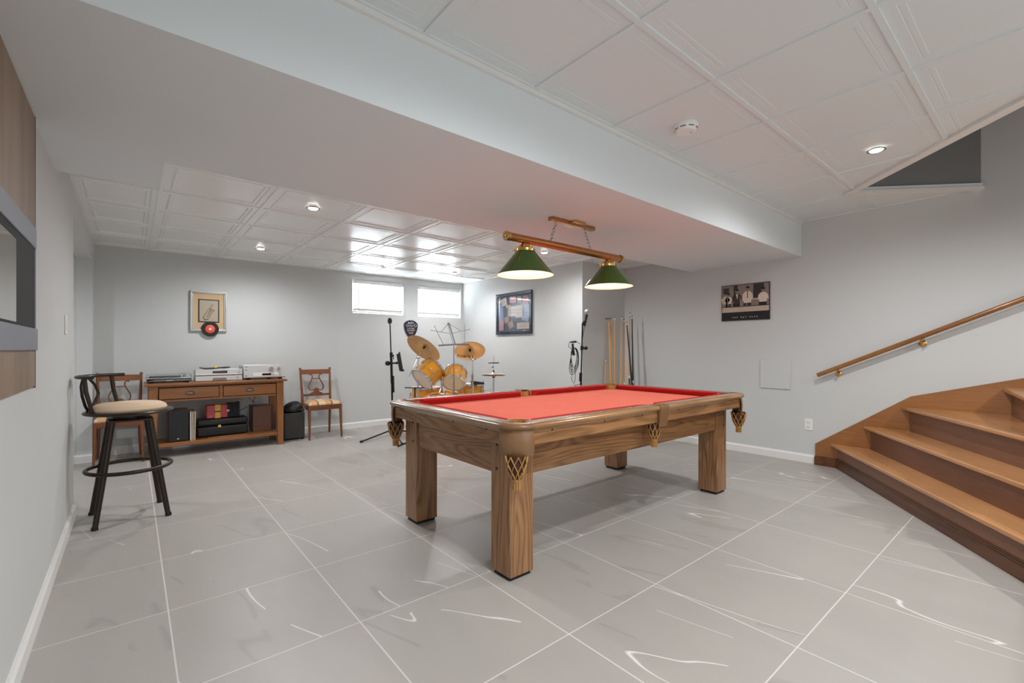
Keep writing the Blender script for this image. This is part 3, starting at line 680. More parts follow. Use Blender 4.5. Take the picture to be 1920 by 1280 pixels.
# ------------------------------------------------------------ fireplace panel, left wall
fp = thing('wall_fireplace', 'wood clad wall unit with grey framed black glass on the left wall', 'wall fireplace', (XL, 0, 0))
ye, ys = 2.63, .9
mb = MB(); yy = ye; wds = [.155, .14, .16, .15, .15, .16, .15, .15, .16, .15, .1, .1]; 
for wd in wds:
    a = max(yy - wd, ys); 
    if a >= yy: break
    mb.box(.001, a + .0012, .985, .008, yy, 2.062); yy = a
mb.build('cladding', 'clad', fp, .001)
tag(MB().box(.0, ye - .001, .98, .009, ye + .005, 2.064).build('edge_trim', 'black', fp), 'dark edge strip')
mb = MB(); mb.box(.007, ys, 1.532, .015, ye - .022, 1.61); mb.box(.007, ys, 1.13, .016, ye - .002, 1.215); mb.box(.007, ye - .03, 1.214, .013, ye - .022, 1.533); mb.build('frame', 'greyframe', fp, .002)
tag(MB().box(.007, ys, 1.214, .010, ye - .03, 1.533).build('bezel', 'rubber', fp), 'black glass surround')
tag(MB().box(.0095, ys, 1.225, .0108, 2.22, 1.50).build('glass_front', 'reflectglass', fp), 'glass pane with painted tan reflection')

# ------------------------------------------------------------ wall pieces, back
pf = thing('framed_picture', 'silver framed saxophone relief on the back wall above the console', 'picture', (.705, YB, 1.585))
hw, hh = .183, .238
def frame(mb, hw, hh, wd, d0, d1, fn, mi=0):
    for (a0, b0, a1, b1) in ((-hw, -hh, hw, -hh + wd), (-hw, hh - wd, hw, hh), (-hw, -hh + wd, -hw + wd, hh - wd), (hw - wd, -hh + wd, hw, hh - wd)):
        mb.prism([(a0, b0), (a1, b0), (a1, b1), (a0, b1)], d0, d1, mi, fn)
fb = lambda a, b, z: (a, -z, b)
mb = MB(); frame(mb, hw, hh, .018, .001, .034, fb); frame(mb, hw - .018, hh - .018, .012, .001, .026, fb); mb.build('frame', 'silverframe', pf, .003)
MB().prism([(-.155, -.21), (.155, -.21), (.155, .21), (-.155, .21)], .001, .012, fn=fb).build('mount', 'beige', pf)
mb = MB(); mb.prism([(-.105, -.135), (.105, -.135), (.105, .14), (-.105, .14)], .012, .014, fn=fb); tag(mb.build('inner_border', 'black', pf), 'black inner border')
MB().prism([(-.093, -.123), (.093, -.123), (.093, .128), (-.093, .128)], .014, .016, fn=fb).build('relief_panel', 'relief', pf)
mb = MB(); sx_ = [(.045, .075, .006), (.035, .085, .005), (.03, .07, .006), (.0, .02, .009), (-.03, -.04, .012), (-.045, -.075, .014), (-.035, -.092, .015), (-.015, -.088, .015), (.005, -.05, .014), (.02, -.015, .016), (.032, .012, .022), (.038, .025, .028)]
mb.tube([(a, -.018, b) for a, b, r in sx_], [r * .95 for a, b, r in sx_], 10)
for i in range(5): mb.sphere((-.028 + i * .011, -.024, -.04 + i * .022), .0045, 8, 6)
mb.build('saxophone', 'relief', pf)
rec = thing('vinyl_record', 'small black record with red label hung over the picture frame bottom', 'record', (.716, YB, 1.372))
MB().lathe([(.0, .036), (.088, .036), (.0885, .0375), (.088, .039), (0, .039)], ax=(0, -1, 0), seg=48).build('disc', 'sepiablk2', rec); tag(MB().lathe([(.0, .0395), (.048, .0395), (.049, .039)], ax=(0, -1, 0), seg=40).build('label_disc', 'red_lab', rec), 'red paper label')
tag(MB().lathe([(0, .0405), (.014, .0405), (.0145, .0395)], ax=(0, -1, 0), seg=24).build('centre_hole', 'paperw', rec), 'pale centre')
MB().cyl((0, -.002, 0), (0, -.036, 0), .004, seg=8).build('nail', 'steel', rec)
# guitar-pick sign
pk = thing('guitar_pick_sign', 'dark blue guitar pick shaped sign on the back wall between the windows', 'sign', (3.352, YB, 1.455))
def pick(s):
    pts = []
    for i in range(40):
        a = 2 * PI * i / 40; x = math.cos(a); z = math.sin(a)
        if z >= 0: pts.append((s * .122 * x * (1 - .08 * z * z), s * (.055 + .078 * z)))
        else: pts.append((s * .122 * x * (1 - .0 * z) * (1 - .12 * z * z), s * (.055 + .205 * z * (1 - .02 * x * x))))
    return pts
MB().prism(pick(1.0), .001, .009, fn=fb).build('plaque', 'greyframe', pk, .002)
MB().prism(pick(.955), .009, .010, fn=fb).build('face', 'navy', pk)
RB = (R(90), 0, 0)
text("Jack's", .046, 'paperw', 'lettering', pk, (0, -.0105, .088), RB); text('Guitar', .05, 'sepia1', 'lettering', pk, (-.02, -.0105, .045), RB); text('Lounge', .044, 'sepia1', 'lettering', pk, (0, -.0105, .006), RB)
text('Nashville', .026, 'orange', 'lettering', pk, (0, -.0105, -.058), RB); text('TENNESSEE', .014, 'paperw', 'lettering', pk, (0, -.0105, -.081), RB)
mb = MB(); mb.prism([(-.07, -.033), (.07, -.033), (.07, -.027), (-.07, -.027)], .010, .0108, fn=fb); mb.torus((.078, -.0105, .048), .02, .0025, (0, 1, 0), 20, 6); mb.lathe([(.0, .0112), (.004, .0112), (.004, .01)], (0, 0, .125), (0, -1, 0), 10); mb.build('emblem', 'paperw', pk, smooth=False)

# framed tickets on the window-side wall
tf = thing('ticket_frame', 'dark blue framed collage of concert tickets on the side wall', 'picture', (XS, 5.156, 1.66))
fs = lambda a, b, z: (-z, -a, b)
hw, hh = .408, .31
mb = MB(); frame(mb, hw, hh, .05, .001, .03, fs); mb.build('frame', 'blueframe', tf, .006)
MB().prism([(-hw + .045, -hh + .045), (hw - .045, -hh + .045), (hw - .045, hh - .045), (-hw + .045, hh - .045)], .001, .012, fn=fs).build('backing', 'greyp', tf)
mb = MB()
TK = [(-.26, .17, .10, .055, 12, 0), (-.02, .20, .07, .045, -3, 1), (.13, .19, .04, .05, 0, 3), (.27, .17, .055, .07, -2, 1), (-.29, .0, .055, .10, 4, 2), (.29, .02, .05, .09, 3, 2), (-.02, .03, .11, .075, -2, 0), (-.16, -.09, .05, .04, 8, 3), (.12, .02, .08, .09, 2, 0),
      (-.28, -.17, .05, .075, 0, 1), (-.06, -.17, .055, .05, 24, 3), (.22, -.19, .14, .045, 0, 0), (.26, -.09, .07, .03, -14, 2), (-.30, .13, .03, .04, 5, 2), (-.12, .11, .05, .02, 0, 0)]
for i, (a, b, w_, h_, an, mi) in enumerate(TK):
    ca, sa = math.cos(R(an)), math.sin(R(an)); q = [(-w_, -h_), (w_, -h_), (w_, h_), (-w_, h_)]; q = [(a + x * ca - y * sa, b + x * sa + y * ca) for x, y in q]
    mb.prism(q, .012, .0135 + i * .0002, mi, fs)
mb.build('tickets', ['paperw', 'pink', 'bluep', 'sepia1'], tf, smooth=False)
mb = MB()
for i, (a, b, w_, h_, an, mi) in enumerate(TK):
    if w_ < .05: continue
    for q in (-.3, .25): mb.prism([(a - w_ * .6, b + h_ * q - .002), (a + w_ * .6, b + h_ * q - .002), (a + w_ * .6, b + h_ * q + .002), (a - w_ * .6, b + h_ * q + .002)], .0135 + i * .0002, .0145 + i * .0002, 0, fs)
mb.build('ticket_print', 'red_lab', tf, smooth=False)
MB().prism([(-hw + .045, -hh + .045), (hw - .045, -hh + .045), (hw - .045, hh - .045), (-hw + .045, hh - .045)], .020, .022, fn=fs).build('glass', 'glass', tf)

# ------------------------------------------------------------ bar stool
bs = thing('bar_stool', 'dark bronze swivel bar stool with round cream seat near left wall', 'bar stool', (-.01, 4.07, 0), R(5))
MB().lathe([(0, .778), (.10, .776), (.17, .768), (.198, .752), (.205, .735), (.20, .72), (0, .715)], seg=48).build('seat_cushion', 'cream', bs)
mb = MB(); mb.lathe([(0, .700), (.215, .700), (.238, .706), (.243, .714), (.236, .722), (.205, .724), (0, .722)], seg=48); mb.build('seat_ring', 'bronze', bs)
mb = MB(); mb.cyl((0, 0, .668), (0, 0, .70), .09); mb.lathe([(.115, .655), (.125, .662), (.115, .670), (0, .670)], seg=28); mb.box(-.115, -.115, .652, .115, .115, .666); mb.build('swivel_plate', 'bronze', bs, .003)
for sx, sy in ((-1, -1), (1, -1), (-1, 1), (1, 1)):
    lg = MB().tube([(sx * .098, sy * .095, .66), (sx * .14, sy * .14, .335), (sx * .185, sy * .185, .008)], [.0175, .0175, .0155], 14).build('leg', 'bronze', bs)
    MB().lathe([(.0, 0), (.018, 0), (.0185, .012), (.0165, .02)], (sx * .186, sy * .186, 0), seg=14).build('rubber_foot', 'rubber', lg)
MB().torus((0, 0, .335), .226, .0125, seg=56, rs=10).build('foot_ring', 'bronze', bs)
ca = math.atan2(-RGT.y, -RGT.x) + R(14)
def pol(r, a, z): return (r * math.cos(ca + a), r * math.sin(ca + a), z)
mb = MB(); pts = [pol(.245 + .012 * math.cos(2 * q), q, .952) for q in [R(-62 + 5.1 * i) for i in range(25)]]
mb.tube(pts, [(.010 + .016 * math.sin(PI * min(max((i + 2) / 28, 0), 1)), .0115) for i in range(25)], 12, flat=(0, 0, 1)); mb.build('back_rail', 'bronze', bs, ang=60)
for a in (-50, 50): MB().tube([pol(.215, R(a), .715), pol(.222, R(a), .77), pol(.238, R(a * .93), .86), pol(.245, R(a * .9), .95)], [.012, .0115, .012, .013], 12).build('back_post', 'bronze', bs)
for s in (-1, 1): MB().tube([pol(.22, R(s * 4), .715), pol(.228, R(s * 13), .76), pol(.238, R(s * 25), .83), pol(.243, R(s * 20), .89), pol(.245, R(s * 5), .95)], .0085, 10).build('back_splat', 'bronze', bs)

# ------------------------------------------------------------ lyre-back chairs
def lyre_chair():
    o = thing('side_chair', 'x', 'chair')
    FW, BW, D = .205, .182, .19
    for s in (-1, 1):
        MB().tube([(s * (FW - .015), -D + .018, .41), (s * (FW - .013), -D + .012, .30), (s * (FW - .011), -D + .004, .15), (s * (FW - .006), -D - .006, .0)], [(.019, .019), (.0175, .0175), (.014, .014), (.0115, .0115)], 4 * 3).build('leg', 'cherryZ', o)
        p = [(s * (BW + .004), D + .055, .0), (s * (BW - .004), D + .02, .18), (s * (BW - .006), D - .005, .40), (s * (BW - .004), D - .002, .52), (s * (BW + .002), D + .03, .72), (s * (BW + .008), D + .055, .875)]
        l = MB().tube(p, [(.012, .013), (.014, .015), (.016, .018), (.015, .016), (.013, .014), (.012, .012)], 12).build('back_leg', 'cherryZ', o)
        MB().sphere((s * (BW + .008), D + .055, .872), .016, 12, 8).build('finial', 'cherryZ', l)
    mb = MB(); mb.hexa([(-FW, -D, .365), (FW, -D, .365), (BW, D, .365), (-BW, D, .365)], [(-FW, -D, .428), (FW, -D, .428), (BW, D, .428), (-BW, D, .428)]); mb.build('seat_frame', 'cherryX', o, .006)
    mb = MB(); n = 12; rings = []
    prof = [(0.995, .426), (1.0, .437), (.97, .455), (.85, .468), (.55, .478), (.2, .482)]
    base = [(-FW + .008, -D + .004), (FW - .008, -D + .004), (BW - .012, D - .028), (-BW + .012, D - .028)]
    def rr(k):
        out = []
        for i in range(4):
            a, b = Vector(base[i]), Vector(base[(i + 1) % 4])
            for j in range(6): out.append((a + (b - a) * (j / 6)) * 1)
        return [v * k for v in out]
    mb.loft([[(v.x, v.y, z) for v in rr(k)] for k, z in prof]); mb.build('seat_cushion', 'plaid', o, ang=70)
    yb = lambda z: D + .03 + (z - .72) * .16
    MB().hexa([(-BW, yb(.80) - .009, .80), (BW, yb(.80) - .009, .80), (BW, yb(.80) + .009, .80), (-BW, yb(.80) + .009, .80)], [(-BW, yb(.865) - .009, .862), (BW, yb(.865) - .009, .862), (BW, yb(.865) + .009, .862), (-BW, yb(.865) + .009, .862)]).build('crest_rail', 'cherryX', o, .004)
    MB().box(-BW, yb(.53) - .009, .515, BW, yb(.53) + .009, .540).build('cross_rail', 'cherryX', o, .003)
    mb = MB(); y = yb(.66)
    for s in (-1, 1):
        cv = [(.070, .788), (.078, .797), (.070, .803), (.056, .797), (.044, .78), (.043, .755), (.058, .72), (.085, .67), (.095, .635), (.088, .60), (.062, .585), (.035, .592), (.03, .604)]
        mb.tube([(s * a, yb(z), z) for a, z in cv], [(.007, r * 1.35) for r in (.008, .009, .009, .009, .009, .009, .011, .014, .015, .014, .012, .009, .006)], 10, flat=(0, 1, 0))
    mb.prism([(-.085, .538), (.085, .538), (.07, .553), (.045, .562), (.025, .59), (.022, .615), (-.022, .615), (-.025, .59), (-.045, .562), (-.07, .553)], -.006, .006, fn=lambda a, b, z: (a, yb(.57) + z, b))
    mb.box(-.045, yb(.74) - .006, .735, .045, yb(.74) + .006, .745)
    sp = mb.build('lyre_splat', 'cherryZ', o, ang=60)
    for x in (-.014, 0, .014): MB().cyl((x, yb(.61), .61), (x, yb(.74), .738), .0018, seg=6).build('string', 'brass', sp)
    return o
c1 = lyre_chair(); c1.location = (1.893, 6.165, 0); tag(c1, 'brown wooden lyre-back chair with plaid seat right of the record console', 'chair', 'lyre-back chairs')
c2 = copy_tree(c1); c2.location = (-.098, 6.12, 0); c2.scale = (.93, 1, 1); tag(c2, 'brown wooden lyre-back chair standing behind the bar stool in the corner', 'chair', 'lyre-back chairs')

# ------------------------------------------------------------ console table
ct = thing('console_table', 'brown wooden console table with two drawers and low shelf, back wall', 'console table', (.762, 5.90, 0))
MB().box(-.664, 0, .752, .664, .50, .778).build('tabletop', 'pineX', ct, .005)
for sx in (-1, 1):
    for yy in (.035, .415):
        x1, x0 = sx * .63, sx * .553; a, b = min(x0, x1), max(x0, x1); inx = .018 if sx > 0 else 0; inx2 = .018 if sx < 0 else 0
        MB().hexa([(a + inx, yy, 0), (b - inx2, yy, 0), (b - inx2, yy + .055, 0), (a + inx, yy + .055, 0)][0:4], [(a, yy, .752), (b, yy, .752), (b, yy + .07, .752), (a, yy + .07, .752)]).build('leg', 'pineZ', ct, .003)
mb = MB(); mb.box(-.553, .045, .735, .553, .065, .752); mb.box(-.553, .045, .585, .553, .065, .605); mb.box(-.018, .045, .605, .014, .065, .735); mb.box(-.553, .44, .59, .553, .46, .752)
mb.box(-.61, .105, .59, -.59, .42, .752); mb.box(.59, .105, .59, .61, .42, .752); mb.build('frame', 'pineX', ct, .002)
MB().box(-.553, .07, .60, .553, .43, .603).build('drawer_box', 'pineX', ct)
for a, b, xk in ((-.548, -.022, -.285), (.018, .548, .274)):
    dr = MB().box(a, .034, .611, b, .052, .728).build('drawer', 'pineX', ct, .006)
    mb = MB(); mb.sphere((0, 0, 0), 1, 24, 16)
    mb.v = [(xk + x * .044, min(.034 + y * .022, .036), .662 + (z * .026 if z > -.25 else -.0065)) for x, y, z in mb.v]; o = mb.build('cup_handle', 'pewter', dr); tag(o, 'dull metal cup handle')
MB().box(-.59, .06, .112, .59, .44, .148).build('shelf', 'pineX', ct, .004)
SH = .1485
# turntable
tt = thing('turntable', 'black turntable with clear lid on the left end of the console', 'turntable', (.305, 6.15, .7785))
MB().box(-.19, -.15, .010, .19, .15, .045).build('plinth', 'blackglass', tt, .008)
tag(MB().box(-.195, -.155, .045, .195, .155, .050).build('top_deck', 'silver', tt, .002), 'grey top deck')
MB().lathe([(0, .062), (.13, .062), (.14, .058), (.14, .052)], (-.03, 0, 0), seg=40).build('platter', 'steel', tt); MB().lathe([(0, .0655), (.138, .0650), (.138, .0625)], (-.03, 0, 0), seg=40).build('record', 'black', tt)
mb = MB(); mb.cyl((.145, .09, .050), (.145, .09, .085), .016); mb.tube([(.145, .12, .08), (.145, .05, .08), (.13, -.06, .078), (.09, -.09, .074)], .004, 8); mb.build('tonearm', 'chrome', tt)
for sx in (-1, 1):
    for sy in (-1, 1): MB().cyl((sx * .15, sy * .12, 0), (sx * .15, sy * .12, .011), .018, .02).build('foot', 'rubber', tt)
M['clear'] = mat('clear_acrylic', (1, 1, 1, 1), .05, 0, Transmission_Weight=1.0, IOR=1.2)
mb = MB(); mb.box(-.19, .148, .05, .19, .151, .085); mb.box(-.19, -.151, .05, .19, -.148, .085); mb.box(-.19, -.148, .05, -.187, .148, .085); mb.box(.187, -.148, .05, .19, .148, .085); mb.box(-.19, -.151, .0855, .19, .151, .0875); mb.build('lid', 'clear', tt)
MB().box(-.03, -.1515, .022, .03, -.150, .027).build('badge', 'silver', tt)
# players
def player(z, lab, d0, name, up):
    o = thing(name, lab, 'player', (.752, 6.02, z))
    h = .066 if up else .060
    MB().box(-.215, 0, .006, .215, .27, h).build('casing', 'silver', o, .003)
    tag(MB().box(-.222, -.012, .004, .222, 0.001, h + .001).build('front_panel', 'silver', o, .003), 'brushed front')
    if up:
        MB().box(-.065, -.0135, .024, .075, -.011, .050).build('display', 'darkdisp', o); MB().box(.02, -.0145, .050, .07, -.011, .056).build('disc_tray', 'steel', o)
        MB().lathe([(0, .010), (.014, .010), (.015, 0)], (.19, -.012, .042), (0, -1, 0), 20).build('knob', 'chrome', o)
        MB().box(-.222, -.016, .008, .222, -.011, .014).build('trim_strip', 'white', o, .001)
    else:
        MB().prism([(-.07, .008), (.075, .008), (.062, .036), (-.058, .036)], -.0145, -.011, fn=lambda a, b, z: (a, z, b)).build('display', 'sepia2', o)
        mb = MB()
        for x, r in ((.10, .003), (.12, .003), (.17, .010), (.20, .003)): mb.lathe([(0, .004), (r, .004), (r, 0)], (x, -.012, .035), (0, -1, 0), 16)
        mb.build('button', 'chrome', o)
    text('TECHNICS', .009, 'black', 'lettering', o, (-.19, -.0126, h - .012), RB, .0002) if False else None
    for sx in (-1, 1): MB().cyl((sx * .18, .03, 0), (sx * .18, .03, .007), .012).build('foot', 'rubber', o)
    return o
player(.7785, 'silver disc player directly on the console, lower of the stacked pair', 0, 'disc_player', False)
player(.8405, 'silver player with dark display, upper of the stacked pair on the console', 0, 'cassette_player', True)
rm = thing('cable_bundle', 'dark cable bundle with yellow plug lying on the upper silver player', 'cable', (.73, 6.12, .9085))
pts = [(-.15, 0, .018), (-.11, .01, .006), (-.03, -.02, .006), (.04, .0, .012), (.09, .01, .01), (.13, -.01, .018), (.10, -.03, .020), (.0, -.02, .010), (-.10, -.03, .006)]
mb = MB(); mb.tube(pts, [(.012, .006)] * 9, 10); mb.tube([(a, b + .02, c * .7 + .006) for a, b, c in pts], .0055, 8); mb.build('cord', 'darkgrey', rm, ang=70)
tag(MB().sphere((-.005, -.03, .022), .013, 12, 8, sc=(1.3, 1, .8)).cyl((.0, -.03, .022), (.022, -.035, .03), .006, .005, 10).build('plug', 'yellow', rm), 'yellow plug')
am = thing('amplifier', 'silver amplifier with two large knobs on the right end of console', 'amplifier', (1.207, 6.02, .7785))
MB().box(-.215, 0, .022, .215, .33, .165).build('casing', 'silver', am, .004)
tag(MB().box(-.222, -.014, .022, .222, .001, .170).build('front_panel', 'silver', am, .004), 'brushed silver front')
for x, r in ((.085, .025), (.165, .018)): MB().lathe([(0, .026), (r * .92, .026), (r, .022), (r * 1.05, 0)], (x - .02, -.014, .125), (0, -1, 0), 28).build('knob', 'chrome', am)
MB().box(-.125, -.0165, .036, .15, -.013, .078).build('control_strip', 'trimw', am, .001); MB().box(-.03, -.018, .046, .065, -.016, .070).build('display', 'darkdisp', am)
mb = MB()
for x in (.085, .105, .125): mb.lathe([(0, .004), (.004, .004), (.004, 0)], (x, -.0165, .05), (0, -1, 0), 10)
for z in (.148, .115, .045): mb.box(-.205, -.0155, z - .003, -.185, -.013, z + .003)
mb.build('button', 'black', am)
for x in (-.17, .05, .17): MB().cyl((x, .03, 0), (x, .03, .023), .022).build('foot', 'rubber', am)
MB().box(-.222, -.005, .016, .222, .30, .024).build('base_plate', 'black', am)

# on the console shelf
s1 = thing('loudspeaker', 'black box loudspeaker left on the console shelf', 'speaker', (.383, 6.02, SH))
MB().box(-.09, 0, 0, .09, .25, .332).build('cabinet', 'spkwood', s1, .003); MB().box(-.088, -.012, .004, .088, .0, .328).build('grille', 'black', s1, .004)
tag(MB().sphere((-.005, -.0125, .03), .010, 12, 8, sc=(1, .25, .7)).build('badge', 'silver', s1), 'small silver badge')
RC = ['white record sleeve nearest the black loudspeaker on the console shelf', 'cream record sleeve, second from the black loudspeaker', 'tan record sleeve, third from the black loudspeaker', 'pale record sleeve farthest from the black loudspeaker']
for i, mm in enumerate(('paperw', 'lightbeige', 'beige', 'lightbeige')):
    x = .482 + i * .0125; tl = .0 + .002 * i
    o = MB().hexa([(0, 0, 0), (.009, 0, 0), (.009, .305, 0), (0, .305, 0)], [(tl, 0, .31), (.009 + tl, 0, .31), (.009 + tl, .305, .31), (tl, .305, .31)]).build('record_sleeve', mm, None, .001, loc=(x, 6.0 - .002 * (i % 2), SH)); tag(o, RC[i], 'record', 'record sleeves on the console shelf')
cs = thing('instrument_case', 'long low black case on the console shelf under the accordion', 'case', (.80, 6.22, SH))
MB().box(-.25, -.11, 0, .25, .08, .115).build('case_body', 'black', cs, .02, seg=3); MB().box(-.25, -.11, .118, .25, .08, .20).build('case_lid', 'black', cs, .025, seg=3)
MB().box(-.05, -.116, .098, -.02, -.109, .128).build('latch', 'brass', cs, .002)
wd = tag(MB().box(-.19, -.012, 0, .19, .012, .012).build('wooden_strip', 'pineX', None, .003, loc=(.83, 6.0, SH)), 'thin light wooden strip lying on the front of console shelf', 'wood strip')
ac = thing('accordion', 'red pearl accordion with gold stripe and black bellows on black case', 'accordion', (.75, 6.19, SH + .2005))
MB().box(-.11, -.06, .0, .10, .04, .155).build('treble_casing', 'pearl', ac, .012, seg=3); tag(MB().box(-.026, -.0635, .002, .026, -.0595, .153).build('stripe', 'gold', ac), 'gold stripe')
MB().box(-.03, -.066, .07, .03, -.0635, .083).build('strap_band', 'black', ac)
mb = MB()
for i in range(9): x = .10 + i * .011; mb.box(x, -.055, .002 + .002 * (i % 2), x + .0085, .05, .165 - .003 * (i % 2))
tag(mb.build('bellows', 'black', ac, .002), 'black folded bellows')
MB().box(.198, -.05, .0, .222, .05, .17).build('bass_casing', 'black', ac, .008); MB().box(.085, -.067, .066, .115, -.06, .092).build('buckle', 'steel', ac, .002)
MB().torus((-.07, -.062, .024), .012, .003, (0, 1, 0), 18, 6).build('ring', 'chrome', ac)
s2 = thing('loudspeaker', 'brown wood-grain loudspeaker right on the console shelf', 'speaker', (1.205, 6.14, SH))
MB().box(-.10, 0, 0, .10, .24, .305).build('cabinet', 'spkwood', s2, .004); MB().box(.1, .01, .005, .112, .22, .30).build('grille', 'black', s2, .003)
s3 = thing('subwoofer', 'dark grey subwoofer box on the floor right of the console', 'speaker', (1.563, 6.11, 0))
MB().box(-.117, 0, .022, .117, .29, .335).build('cabinet', 'darkgrey', s3, .006)
for sx in (-1, 1):
    for yy in (.03, .26): MB().cyl((sx * .1, yy, 0), (sx * .1, yy, .024), .016).build('foot', 'rubber', s3)
bgm = MB(); bgm.sphere((0, 0, 0), .1, 24, 14)
bgm.v = [(x * 1.2, y * 1.05, (z if z > -.04 else -.04 + (z + .04) * .2) * (.95 + .25 * x / .1) + .036) for x, y, z in bgm.v]
bo = thing('soft_bag', 'black soft bag slumped on top of the subwoofer', 'bag', (1.562, 6.23, .340)); bgm.build('bag_body', 'black', bo, ang=80)
MB().tube([(.05, -.1, .03), (.09, -.125, .05), (.115, -.10, .02), (.115, -.06, .008)], .006, 8).build('strap', 'darkgrey', bo)
# cables behind the console
CB = [[(1.02, 6.42, .74), (1.07, 6.44, .60), (1.14, 6.44, .50), (1.18, 6.43, .47)], [(1.24, 6.43, .74), (1.23, 6.45, .60), (1.16, 6.44, .49), (1.15, 6.42, .30), (1.06, 6.40, .17)], [(.60, 6.42, .74), (.60, 6.45, .62), (.65, 6.46, .53)], [(.68, 6.42, .74), (.70, 6.45, .62), (.75, 6.46, .52)], [(.92, 6.44, .33), (1.0, 6.46, .37), (1.1, 6.44, .42)]]
CL = ['thin black cable hanging behind the console above the brown loudspeaker, left of two', 'thin black cable hanging behind the console down past the brown loudspeaker', 'thin black cable hanging behind console left of the accordion', 'thin black cable hanging behind console just above the accordion', 'thin dark cable running from the accordion to the brown loudspeaker']
for pts, lb in zip(CB, CL): tag(MB().tube(pts, .003, 6).build('cable', 'black'), lb, 'cable', 'cables behind the console')

# ------------------------------------------------------------ microphone stands
ms = thing('microphone_stand', 'black microphone stand with phone holder, under the left window', 'microphone stand')
bp = Vector((2.627, 5.673, 0)); O = lambda r, f, z: bp + RGT * r + FWD * f + UP * z
MB().tube([O(.03, 0, .05), O(.02, 0, .70)], .012, 12).build('lower_pole', 'blackmetal', ms); MB().tube([O(.02, 0, .68), O(.01, 0, 1.06)], .0165, 12).build('upper_pole', 'blackmetal', ms)
MB().tube([O(.01, 0, 1.04), O(-.005, 0, 1.46)], .008, 10).build('thin_pole', 'blackmetal', ms)
mb = MB(); mb.cyl(O(.012, 0, 1.03), O(.01, 0, 1.09), .02); mb.cyl(O(.0, 0, 1.045), O(.05, -.02, 1.05), .008, .01); mb.box(*(O(.045, -.02, 1.0) - Vector((.004, .004, 0))), *(O(.045, -.02, 1.06) + Vector((.004, .004, 0)))); mb.build('clutch', 'blackmetal', ms)
tag(MB().sphere(tuple(O(-.007, 0, 1.505)), .034, 16, 12, sc=(.85, .85, 1.25)).build('microphone_head', 'darkgrey', ms), 'grey foam microphone head')
mb = MB(); mb.sphere(tuple(O(-.035, 0, .945)), .035, 14, 10, sc=(1, 1, .9)); mb.cyl(O(-.03, 0, .945), O(.09, 0, .95), .011); mb.sphere(tuple(O(.085, 0, .95)), .018, 10, 8); mb.build('clamp', 'blackmetal', ms)
mb = MB(); a, b = O(.105, 0, 1.07), O(.145, 0, .85); mb.tube([a + RGT * .02 - FWD * .02, a, b, b + RGT * .025 - FWD * .02], [(.012, .03)] * 4, 8); mb.build('phone_holder', 'black', ms)
MB().tube([O(.035, .01, .78), O(.04, .01, .56)], .013, 8).build('cable_clip', 'black', ms)
mb = MB(); mb.lathe([(.012, .16), (.03, .12), (.045, .045), (.04, .04), (0, .04)], tuple(O(.03, 0, 0)), seg=4); mb.build('hub', 'blackmetal', ms)
for e in ((2.126, 5.42), (2.458, 4.98), (2.99, 5.42)):
    v = Vector((e[0], e[1], .012)); lg = MB().tube([O(.03, 0, .07), v], .0095, 10).build('leg', 'blackmetal', ms); MB().cyl(v - (v - O(.03, 0, .07)).normalized() * .03, v, .015).build('rubber_foot', 'rubber', lg)
gs = thing('guitar_stand', 'low black guitar stand with a flat T top behind pool table corner', 'guitar stand')
g0 = Vector((2.52, 4.83, 0)); G = lambda r, f, z: g0 + RGT * r + FWD * f + UP * z
MB().cyl(G(.02, 0, .06), G(.02, 0, .68), .007).build('pole', 'blackmetal', gs); MB().tube([G(-.1, 0, .684), G(.13, 0, .684)], [(.012, .006)] * 2, 8).build('top_bar', 'blackmetal', gs)
for p in ((-.17, -.06), (.2, -.02), (.02, .22)): MB().tube([G(.02, 0, .08), G(p[0], p[1], .012)], .011, 8).build('leg', 'blackmetal', gs)

m2 = thing('microphone_stand', 'black microphone stand with silver microphone and coiled cable at wall corner', 'microphone stand')
bp = at(1092, 654, 5.3).copy(); bp.z = 0; O2 = lambda r, f, z, b=bp: b + RGT * r + FWD * f + UP * z
MB().tube([O2(-.02, 0, .03), O2(-.015, 0, .86)], .012, 12).build('lower_pole', 'blackmetal', m2); MB().tube([O2(-.015, 0, .80), O2(.0, 0, 1.42)], .008, 12).build('upper_pole', 'blackmetal', m2)
MB().cyl(O2(-.022, 0, .76), O2(-.018, 0, .86), .017).build('clutch', 'blackmetal', m2)
mb = MB(); mb.cyl(O2(-.008, 0, 1.12), O2(-.005, 0, 1.17), .017); mb.cyl(O2(0, 0, 1.145), O2(.035, 0, 1.145), .011); mb.sphere(tuple(O2(.04, 0, 1.145)), .024, 10, 8, sc=(1, 1, .9)); mb.build('clutch', 'blackmetal', m2)
mb = MB(); mb.tube([O2(.0, 0, 1.41), O2(.012, 0, 1.44), O2(.028, 0, 1.46)], [.012, .016, .015], 10); mb.build('microphone_clip', 'black', m2)
mic = MB().tube([O2(.026, 0, 1.40), O2(.03, 0, 1.43), O2(.048, 0, 1.535)], [.011, .013, .019], 14).build('microphone', 'darkgrey', m2)
tag(MB().sphere(tuple(O2(.054, 0, 1.57)), .027, 16, 12).build('microphone_head', 'silver', mic), 'silver wire mesh head')
MB().lathe([(.12, 0), (.12, .012), (.03, .03), (0, .03)], tuple(O2(-.02, 0, 0)), seg=28).build('base', 'blackmetal', m2)
mb = MB(); cc = O2(-.10, -.01, 0)
for k in range(4):
    pts = []
    for i in range(24):
        a = 2 * PI * i / 24; pts.append(cc + RGT * ((.032 + .007 * k) * math.cos(a) + .006 * math.sin(2 * a + k)) + UP * (1.03 - .012 * k + (.115 + .013 * k) * math.sin(a + .12 * k)) - FWD * .004 * k)
    mb.tube(pts, .0035, 6, closed=True)
